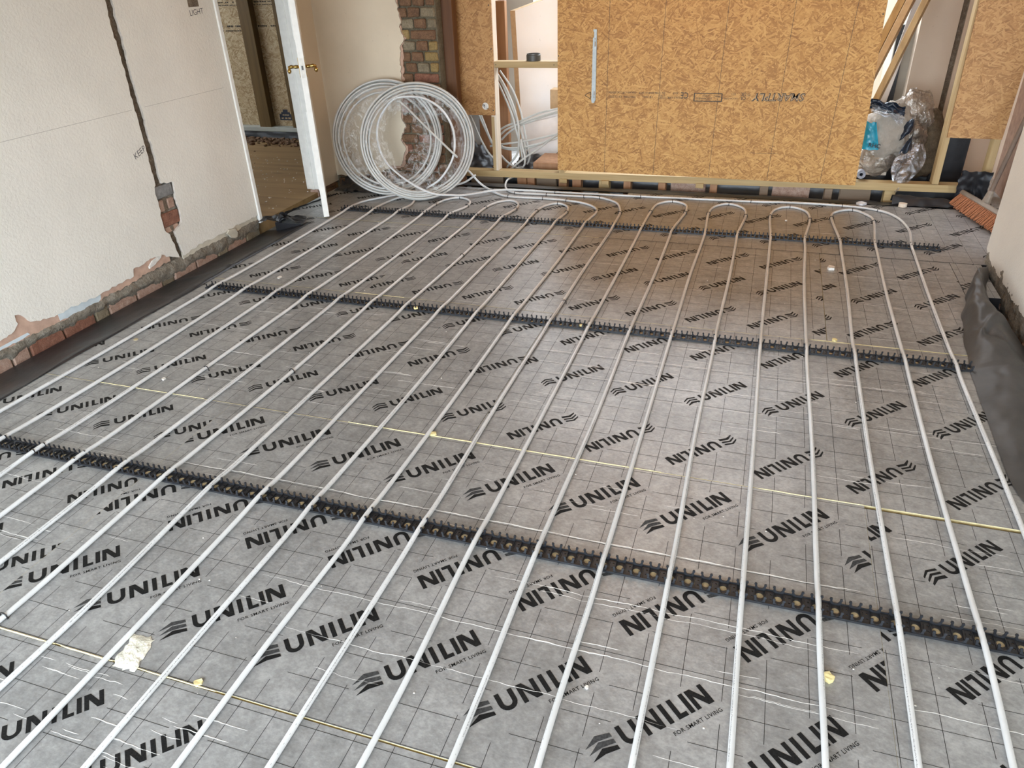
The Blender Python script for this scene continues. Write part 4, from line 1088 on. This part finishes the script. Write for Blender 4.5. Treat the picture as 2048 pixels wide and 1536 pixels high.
flap(lambda u, v: (-.50 + u * .34 - .05 * v, 2.70 + .14 * v + .05 * u + .02 * nz(u * 5, v * 5), .012 + .035 * abs(sin(u * 7 + v * 2)) * (1 - v * .4) * sin(u * pi) + .01 * nz(u * 9, v * 9)), 'black membrane flap folded up beside the near door lining')
flap(lambda u, v: (-.36 + .03 * v + .05 * nz(u * 6), 2.74 + .12 * u, .005 + .075 * v * (1 - abs(u - .35) * 1.3)), 'pointed black membrane scrap standing by the doorway threshold', nu=14, nv=8)
flap(lambda u, v: (-.46 + u * .13 + .012 * nz(u * 9), 2.98 + u * .55 + .02 * nz(u * 7, 3), -.02 + .030 * v + .008 * nz(u * 12, v * 3)), 'narrow black membrane lip along the doorway threshold', nu=30, nv=6)
flap(lambda u, v: (-.40 + u * .50, 3.60 + .24 * v + .02 * nz(u * 5, v * 4), .004 + .03 * nz(u * 6, v * 4 + 2) ** 2 * 4 + .03 * v), 'black membrane behind the coils at the foot of the back wall', nu=40, nv=14)
def mem_right(u, v):
    y = .55 + u * 2.28
    ys = [.55, .80, 1.28, 1.5, 1.8, 2.13, 2.39, 2.6, 2.83]
    xo = [3.865, 3.835, 3.845, 3.852, 3.875, 3.915, 3.975, 4.04, 4.15]
    pk_ = [.012, .016, .03, .045, .075, .105, .11, .085, .03]
    i = 0
    while i < len(ys) - 2 and ys[i + 1] < y: i += 1
    f = (y - ys[i]) / (ys[i + 1] - ys[i]); f = f * f * (3 - 2 * f)
    x0_ = xo[i] + (xo[i + 1] - xo[i]) * f; h_ = pk_[i] + (pk_[i + 1] - pk_[i]) * f
    x1_ = 4.185
    k = v
    top = sin(min(1, k * 2.4) * pi / 2)
    z = .003 + h_ * top * (1 - max(0, (k - .42) / .58) ** 1.6) - .085 * max(0, (k - .55) / .45) ** 1.3
    w = .010 * nz(y * 6, v * 4) + .005 * nz(y * 17, v * 9)
    crease = .018 * max(0, 1 - abs(y - 1.72 - .5 * v) / .05) - .014 * max(0, 1 - abs(y - 2.0 + .35 * v) / .04)
    hollow = -.09 * max(0, 1 - abs(y - 2.42) / .32) * max(0, 1 - abs(k - .78) / .3)
    return (x0_ + (x1_ - x0_) * k - (.05 * h_ / .1) * sin(k * pi) * (1 if y > 1.6 else 0), y, z + hollow + (w + crease * sin(pi * v)) * min(1, v * 5))
tag(MB().grid(mem_right, 170, 30).build('damp_proof_membrane', M['dpmdust'], smooth=True), 'dusty black membrane billowing up beside the right pier', 'membrane')
def mem_right2(u, v): return (3.87 + v * .32, -1.9 + u * 2.5, .004 + .012 * sin(v * pi) + .006 * nz(u * 14, v * 4) - .03 * v)
tag(MB().grid(mem_right2, 60, 8).build('damp_proof_membrane', M['dpm'], smooth=True), 'flat black membrane at the lower right edge of the floor', 'membrane')
def mem_back(u, v):
    x = .5 + u * 3.95; yo = 3.965 + .065 * min(1, u * 1.8)
    prof = [(0, .003), (.045, .006), (.11, .002), (.16, -.05), (.28, -.08), (.33, -.02), (.34, .05)]
    t = v * (len(prof) - 1); i = min(int(t), len(prof) - 2); f = t - i
    return (x, yo + prof[i][0] + (prof[i + 1][0] - prof[i][0]) * f + .006 * nz(x * 5, v * 3), prof[i][1] + (prof[i + 1][1] - prof[i][1]) * f + .008 * nz(x * 4, v * 5) * min(1, v * 3) + (.02 * nz(x * 6, v * 3) if x > 3.6 else 0))
tag(MB().grid(mem_back, 200, 20).build('damp_proof_membrane', M['dpm'], smooth=True), 'black membrane under and behind the sole plate', 'membrane')
flap(lambda u, v: (4.19 + u * .19 + .01 * nz(v * 6), 4.10 + .05 * v + .012 * nz(u * 7, v * 6), .245 - v * .255 + .01 * nz(u * 5)), 'black membrane sheet hanging at the right end of the sole plate', 'dpm', 20, 24)
flap(lambda u, v: (3.80 + u * .62, 4.06 + .10 * v + .02 * nz(u * 5), .004 + .055 * sin(v * pi) * (1 - u * .5) + .012 * nz(u * 9, v * 4)), 'rumpled black membrane roll in front of the right end of the sole plate', 'dpm', 40, 14)

# ================================================================== BEHIND THE PARTITION
def slabbox(name, pts4, thick, mt, label, cat, mside=None):
    """flat panel from four corners with real thickness along its normal"""
    p = [Vector(q) for q in pts4]; n = (p[1] - p[0]).cross(p[2] - p[0]).normalized() * thick
    m = MB().add(p + [q + n for q in p], [(0, 1, 2, 3), (7, 6, 5, 4), (0, 4, 5, 1), (1, 5, 6, 2), (2, 6, 7, 3), (3, 7, 4, 0)])
    if mside: m.m = [0, 0, 1, 1, 1, 1]
    return tag(m.build(name, [M[mt], M[mside]] if mside else M[mt]), label, cat)
# leaning tan edged white board in the opening
lb = thing('insulation_panel', 'white faced panel with tan edge leaning inside the partition opening', 'panel', (.9, 5.0, -.06))
ed = MB().add([Vector(p) for p in ((.700, 5.0, 1.214), (.745, 5.0, 1.214), (.788, 5.0, -.06), (.752, 5.0, -.06), (1.66, 5.46, 1.52), (1.70, 5.44, 1.52), (1.72, 5.44, -.06), (1.68, 5.46, -.06))],
              [(0, 3, 2, 1), (1, 2, 6, 5), (4, 5, 6, 7), (0, 4, 7, 3), (0, 1, 5, 4), (3, 7, 6, 2)])
ed.m = [1, 0, 0, 0, 1, 1]
ed.build('panel_board', [M['board'], M['mdf']], lb)
slabbox('insulation_panel', ((.80, 4.93, -.06), (1.45, 5.25, -.06), (1.45, 5.25, .42), (.79, 4.93, .30)), .012, 'silver', 'silver faced insulation offcut standing low inside the partition opening', 'panel')
tag(MB().bevbox((1.08, 4.88, .45), (1.6, 5.0, .61), .004).build('cardboard_box', M['mdf']), 'tan box end behind the left edge of the big OSB sheet', 'box')
tag(MB().bevbox((1.055, 4.42, .045), (1.5, 4.78, .098), .003).build('timber_offcut', M['redwood']), 'wide brown timber offcut lying in the partition opening', 'timber')
tag(MB().bevbox((.445, 4.80, -.06), (.72, 4.86, 1.3), .003).build('upright_board', M['redwood']), 'brown timber panel standing behind the narrow OSB strip', 'panel')
slabbox('foil_insulation', ((.16, 4.92, .05), (.445, 4.90, .05), (.445, 4.90, 1.1), (.16, 4.92, 1.1)), .04, 'silver', 'crinkled pinkish foil insulation behind the front coil', 'insulation')
tag(MB().box((.40, 5.55, -.06), (.74, 5.62, 2.3)).build('grey_board', M['hallwall']), 'grey board standing deep in the partition opening', 'board')
flap(lambda u, v: (.34 + u * .30, 4.42 + .25 * v + .04 * nz(u * 4, v * 4), -.05 + .26 * v * (1 - abs(u - .35) * .9) + .02 * nz(u * 8, v * 8)), 'black membrane heap behind the left end of the sole plate')
flap(lambda u, v: (.80 + u * .40, 4.60 + .3 * v, -.04 + .05 * nz(u * 5, v * 5) + .10 * v), 'black membrane on the floor inside the partition opening')
lp = thing('loose_pipe_coil', 'loose tangle of white pipe hanging inside the partition opening', 'pipe', (.9, 4.5, 0))
def strand(pts, dy=0.0): 
    pts = [(p[0], p[1] + dy + .02 * sin(k), p[2]) for k, p in enumerate(pts)]
    MB().tube(catmull(pts, .03), .0085, 8, uv=True).build('pipe_strand', M['pipecoil'], lp, smooth=True)
strand([(.63, 4.5, .82), (.71, 4.5, .752), (.793, 4.5, .594), (.854, 4.5, .46), (.887, 4.5, .364), (.925, 4.5, .225), (.941, 4.5, .10)])
strand([(.70, 4.5, .80), (.76, 4.5, .70), (.808, 4.5, .594), (.872, 4.5, .46), (.908, 4.5, .379), (.944, 4.5, .268), (.965, 4.5, .13)], .03)
strand([(.72, 4.5, .83), (.80, 4.5, .70), (.847, 4.5, .603), (.891, 4.5, .501), (.921, 4.5, .406), (.927, 4.5, .31), (.919, 4.5, .239), (.891, 4.5, .139), (.794, 4.5, .03)], -.03)
strand([(.74, 4.5, .80), (.815, 4.5, .69), (.862, 4.5, .603), (.905, 4.5, .501), (.935, 4.5, .406), (.965, 4.5, .25), (.985, 4.5, .11), (.955, 4.5, .045)], .06)
strand([(.714, 4.5, .323), (.792, 4.5, .367), (.9, 4.5, .403), (1.021, 4.5, .455), (1.14, 4.5, .496), (1.4, 4.5, .55)], .02)
strand([(.73, 4.5, .281), (.791, 4.5, .339), (.899, 4.5, .387), (1.02, 4.5, .433), (1.256, 4.5, .505), (1.4, 4.5, .54)], -.02)
strand([(.738, 4.5, .248), (.79, 4.5, .3), (.868, 4.5, .35), (.929, 4.5, .382), (1.02, 4.5, .412), (1.169, 4.5, .467), (1.4, 4.5, .52)], .04)
strand([(.66, 4.5, .21), (.737, 4.5, .222), (.895, 4.5, .247), (1.047, 4.5, .277), (1.256, 4.5, .33), (1.4, 4.5, .37)], -.04)
strand([(.72, 4.5, .235), (.754, 4.5, .191), (.831, 4.5, .185), (.924, 4.5, .197), (1.076, 4.5, .233), (1.256, 4.5, .292), (1.4, 4.5, .34)], .01)
strand([(.70, 4.5, .19), (.8, 4.5, .164), (.892, 4.5, .17), (1.046, 4.5, .207), (1.256, 4.5, .306), (1.4, 4.5, .37)], .05)
strand([(.838, 4.45, .02), (.964, 4.45, .12), (1.13, 4.45, .231), (1.257, 4.45, .329), (1.4, 4.45, .42)], -.03)
strand([(.65, 4.5, .25), (.754, 4.45, .137), (.822, 4.45, .073), (.909, 4.45, .036), (.962, 4.45, .054), (.982, 4.45, .121), (.943, 4.45, .281)], 0)
strand([(.43, 4.5, .54), (.465, 4.5, .46), (.502, 4.5, .382), (.547, 4.5, .289), (.608, 4.5, .191), (.662, 4.5, .122), (.74, 4.5, .06)], 0)
strand([(.50, 4.5, .54), (.535, 4.5, .462), (.572, 4.5, .377), (.614, 4.5, .305), (.657, 4.5, .235), (.72, 4.5, .16)], .03)
strand([(.56, 4.5, .54), (.581, 4.5, .463), (.614, 4.5, .378), (.652, 4.5, .292), (.70, 4.5, .21)], -.03)

# ---- right opening: leaning boards, bags, sack
def leaning(p0, p1, w, th, mt, label, nm='leaning_timber'):
    a, b = Vector(p0), Vector(p1); d = (b - a).normalized(); ay = Vector((.25, .97, 0)).normalized(); wx = ay.cross(d).normalized()
    ay = d.cross(wx)
    mtx = Matrix(((wx.x, ay.x, d.x, a.x), (wx.y, ay.y, d.y, a.y), (wx.z, ay.z, d.z, a.z), (0, 0, 0, 1)))
    return tag(MB().bevbox((-w / 2, -th / 2, 0), (w / 2, th / 2, (b - a).length), .002, mtx=mtx).build(nm, M[mt]), label, 'timber')
leaning((3.505, 5.0, .55), (3.86, 5.1, 1.65), .05, .16, 'pine_z', 'tan timber leaning left, leftmost of three behind the big OSB sheet')
leaning((3.47, 4.9, .30), (3.90, 5.0, 1.65), .045, .16, 'mdf', 'tan board edge leaning, middle of three behind the big OSB sheet')
leaning((3.545, 4.8, .20), (3.975, 4.9, 1.65), .042, .16, 'pine_z', 'tan timber leaning, rightmost of three behind the big OSB sheet')
leaning((3.66, 5.05, .10), (3.88, 5.15, 1.45), .06, .02, 'board', 'white board sliver leaning behind the rubbish bags')
def blob(c, r, seed, amp=.25, nu=48, nv=30, ridge=1.0):
    c = Vector(c)
    def fn(u, v):
        th = 2 * pi * u; ph = pi * v
        d = Vector((cos(th) * sin(ph), sin(th) * sin(ph), cos(ph)))
        k = 1 + amp * nz(d.x * 1.7 + seed, d.y * 1.7, d.z * 1.7) + amp * .55 * (1 - abs(nz(d.x * 4 + seed, d.y * 4, d.z * 4)) * 3) * .35 * ridge + amp * .3 * nz(d.x * 11, d.y * 11 + seed, d.z * 11)
        return c + Vector((d.x * r[0], d.y * r[1], d.z * r[2])) * k
    return MB().grid(fn, nu, nv, closed_u=True)
bag = thing('rubbish_bag', 'cloudy polythene bag of packaging with a cyan printed corner beside the OSB sheet', 'bag', (3.72, 4.48, .1))
blob((3.725, 4.50, .40), (.165, .15, .20), 3, .30).build('bag_contents', M['whitesheet'], bag, smooth=True)
blob((3.71, 4.50, .235), (.14, .13, .12), 8, .25).build('bag_film', M['bagfilm'], bag, smooth=True)
def cyan(u, v): 
    x = 3.555 + u * (.075 + .05 * v); z = .505 - v * .19
    return (x, 4.345 - .02 * sin(u * 3) + .008 * nz(u * 5, v * 6), z + .01 * nz(u * 3, v * 3))
cy = MB().grid(cyan, 14, 18).build('cyan_wrapper', M['bluefilm'], bag, smooth=True, label='cyan printed corner of the bag')
vs, fs = text_faces('RHC', .04, .02)
MB().add([Vector((3.604 + a, 4.318, .338 + b - a * .12)) for a, b in vs], fs).build('bag_print', M['pen'], cy)
def wrapsheet(x0_, x1_, z0_, z1_, y, seed, tilt=0.0, amp=.02, thick=None):
    def fn(u, v):
        x = x0_ + (x1_ - x0_) * u; z = z1_ + (z0_ - z1_) * v + tilt * (u - .5)
        return (x + .012 * nz(u * 5, v * 5, seed), y + amp * 1.6 * nz(u * 4 + seed, v * 4) + amp * .7 * nz(u * 12, v * 12, seed), z + .02 * nz(u * 4, v * 3, seed + 4))
    return MB().grid(fn, 26, 22)
wrapsheet(3.57, 3.80, .565, .635, 4.36, 2, -.05, .02).build('dark_foil', M['darkfilm'], bag, smooth=True, label='dark foil packaging on top of the bag')
wrapsheet(3.58, 3.80, .535, .585, 4.345, 6, -.08, .016).build('grey_wrap', M['bagfilm2'], bag, smooth=True)
bag2 = thing('polythene_sheet', 'clear crumpled polythene bundle above the brown sack', 'bag', (3.9, 4.55, .2))
blob((3.89, 4.62, .52), (.125, .10, .15), 21, .35).build('film_bundle', M['bagfilm'], bag2, smooth=True)
blob((3.90, 4.56, .36), (.095, .09, .13), 25, .35).build('film_bundle', M['bagfilm'], bag2, smooth=True)
bag3 = thing('polythene_sheet', 'dark folded polythene trailing over the sole plate in front of the sack', 'bag', (3.86, 4.35, .1))
def tongue(u, v):
    w = .055 + .10 * sin(min(1, v * 1.2) * pi) ; cx = 3.845 + .06 * (1 - v) - .015 * v
    return (cx + (u - .5) * w * (1 if v < .8 else (1 - (v - .8) * 4.2)) * 1.3 + .03 * (1 - v), 4.38 - .17 * v + .015 * nz(u * 5, v * 7) + .02 * cos(u * 6), .36 - .315 * v + .012 * nz(u * 6, v * 6, 3))
MB().grid(tongue, 20, 34).build('clear_tongue', M['bagfilm2'], bag3, smooth=True)
def darkleaf(u, v):
    s_ = sin(v * pi) ** .7
    return (3.805 + .06 * v + (u - .5) * .075 * s_, 4.375 + .02 * cos(u * 5) + .01 * nz(u * 5, v * 5), .38 + .145 * v + .012 * nz(u * 5, v * 4))
MB().grid(darkleaf, 12, 22).build('navy_fold', M['darkfilm'], bag3, smooth=True)
def darkleaf2(u, v):
    s_ = sin(min(1, v * 1.1) * pi) ** .8
    return (3.865 + .02 * v - .03 * (1 - v) + (u - .5) * .075 * s_, 4.365 + .018 * cos(u * 6) + .01 * nz(u * 5, v * 5), .13 + .30 * v)
MB().grid(darkleaf2, 12, 26).build('navy_fold', M['darkfilm'], bag3, smooth=True)
tag(blob((4.00, 4.72, .28), (.155, .13, .25), 33, .18).build('dusty_sack', M['sack'], smooth=True), 'brown dusty sack slumped against the upright stud', 'sack')
tag(MB().bevbox((3.50, 4.52, .09), (3.79, 4.75, .148), .003).build('timber_offcut', M['pinepale']), 'pale thick board lying under the rubbish bag', 'timber')
tr = MB().lathe([(.012, 0), (.03, 0), (.03, .05), (.012, .05), (.012, 0)], 24, mtx=Matrix.Translation((3.592, 4.33, .148)) @ Matrix.Rotation(radians(90), 4, 'X'))
tag(tr.build('tape_roll', M['tubefilm']), 'small silver tape roll standing on the sole plate beside the OSB sheet', 'roll')
flap(lambda u, v: (3.55 + u * .95, 4.85 + .05 * nz(u * 5, v * 4), -.05 + v * .34 * (.6 + .4 * sin(u * 5)) + .03 * nz(u * 6, v * 5)), 'dark membrane bunched behind the rubbish bags', 'dpm', 40, 16)
tag(MB().bevbox((3.765, 5.28, -.05), (3.832, 5.34, 1.05), .003).build('dark_fill', M['dpm']), 'black upright strip standing in for the dark gap between leaning timbers and cream wall', 'board')  # added black box that paints the unlit gap beside the timbers
tag(MB().bevbox((4.12, 4.75, -.05), (4.34, 4.80, .36), .004).build('dark_fill', M['dpm']), 'black slab under the brown OSB piece', 'board')  # plain black box filling the space below the OSB piece

# ---- broom in the right corner
br = thing('broom', 'stiff broom with orange bristles lying against the right pier', 'broom', (4.33, 3.75, 0))
h0, h1 = Vector((4.235, 4.13, .075)), Vector((4.40, 3.43, .085))
bd = (h1 - h0).normalized(); bw = Vector((-bd.y, bd.x, 0)).normalized() * -1      # bw points into the room (-x)
if bw.x > 0: bw = -bw
bu = Vector((0, 0, 1))
tl = (bw * -.55 + bu * .83).normalized()   # head leans back, bristles point down and into the room
side = bd.cross(tl)
L = (h1 - h0).length
mtx = Matrix(((side.x, bd.x, tl.x, h0.x), (side.y, bd.y, tl.y, h0.y), (side.z, bd.z, tl.z, h0.z), (0, 0, 0, 1)))
MB().bevbox((-.03, 0, 0), (.03, L, .032), .006, mtx=mtx).build('broom_head', M['broomwood'], br)
bm_ = MB(); r9 = random.Random(4)
for i in range(44):
    for j in range(5):
        py_ = .012 + (L - .024) * (i + .5) / 44; px_ = -.024 + .012 * j
        tip = Vector((px_ * 1.5 + r9.uniform(-.008, .008), py_ + r9.uniform(-.012, .012), -.088 + r9.uniform(-.008, .004)))
        a = mtx @ Vector((px_, py_, .002)); b = mtx @ tip
        if b.z < .002: b.z = .002
        bm_.tube([a, (a + b) / 2 + Vector((r9.uniform(-.003, .003), 0, 0)), b], [.0045, .0055, .005], 5)
bm_.build('bristle_tufts', M['bristle'], br, kind='stuff', label='orange bristles')
sk = mtx @ Vector((0, L * .42, .02)); top = Vector((4.50, 3.98, 1.02))
MB().tube([sk, sk + (top - sk).normalized() * .09], [.03, .019], 14).build('socket', M['broomwood'], br)
MB().tube([sk + (top - sk).normalized() * .06, top], .0145, 14).build('handle', M['handlewood'], br)

# ================================================================== BITS ON THE FLOOR
def chip(x, y, s_, mt, label, nm='crumb', h=.5, seed=0, z=0.0):
    m = MB(); r = random.Random(seed); n = 9
    pts = [(x + s_ * (.7 + .5 * r.random()) * cos(2 * pi * k / n), y + s_ * (.7 + .5 * r.random()) * sin(2 * pi * k / n)) for k in range(n)]
    m.slab(pts, lambda u, v, d: (u, v, z + s_ * h * (1 - d) + (.15 * s_ * nz(u * 200, v * 200) if d == 0 else 0)), 1.0)
    return tag(m.build(nm, M[mt]), label, 'scrap')
def patch(u, v):
    x = 1.405 + u * .075 + .06 * (1 - v) * .4; y = -.715 + v * .105
    e = min(u, 1 - u, v, 1 - v) * 6
    return (x + .012 * nz(v * 5, u * 4), y + .012 * nz(u * 5, v * 3, 2), .0012 + min(1, e) * (.003 + .004 * abs(nz(u * 6, v * 6, 4))))
tag(MB().grid(patch, 20, 20).build('foil_scrap', M['scrap'], smooth=True), 'torn cream foil scrap stuck by the board joint at lower left', 'scrap')
chip(1.69, -.695, .011, 'crumby', 'tiny yellow foam crumb on the board joint at lower left', h=.5, seed=5)
chip(3.222, -.222, .013, 'crumby', 'yellow foam crumb beside a pipe, nearer side of the near rail', h=1.0, seed=2)
chip(3.345, 2.690, .024, 'crumbw', 'white plaster lump on the floor between middle and far rails', h=.6, seed=7)
chip(1.82, .527, .014, 'crumby', 'pale foam crumb where the middle board joint opens', h=.6, seed=9)
chip(3.325, 1.745, .012, 'crumby', 'pale foam crumb on the joint just beyond the middle rail', h=.8, seed=12)
chip(.455, .615, .009, 'crumbw', 'white foil fleck on the left boards', h=.8, seed=14)
chip(.02, .92, .012, 'tape', 'orange wood flake by the leftmost pipe', h=.3, seed=15)
chip(3.10, 3.55, .009, 'crumbw', 'white fleck inside the second pipe bend from the right', h=.5, seed=16)
chip(2.65, -.42, .005, 'crumbw', 'tiny white fleck between pipes at the bottom of the picture', h=.8, seed=17)
chip(.26, 1.83, .016, 'crumbw', 'flat white scrap beyond the left end of the middle rail', h=.25, seed=18)
chip(1.26, 1.585, .012, 'crumby', 'orange splinter lying on the middle rail', h=.8, seed=19, z=.012)
chip(2.15, 1.60, .009, 'crumby', 'yellow fleck caught in the middle rail', h=.8, seed=20, z=.008)
chip(3.60, 4.02, .03, 'silver', 'shiny foil shard below the sole plate', h=.5, seed=22, z=.003)
chip(3.86, 4.02, .028, 'pinepale', 'small pale wood chunk before the black membrane', h=.9, seed=23, z=.003)
spk = MB(); r7 = random.Random(6)
for _ in range(130):
    x, y_ = r7.uniform(0, 3.8), r7.uniform(-1.0, 3.9); s_ = r7.uniform(.0008, .0022)
    spk.bevbox((x - s_, y_ - s_, .0002), (x + s_ * 1.4, y_ + s_, .0002 + s_), s_ * .3)
o = spk.build('floor_specks', M['crumbw'], kind='stuff', label='white specks of plaster scattered over the boards'); o['category'] = 'dust'
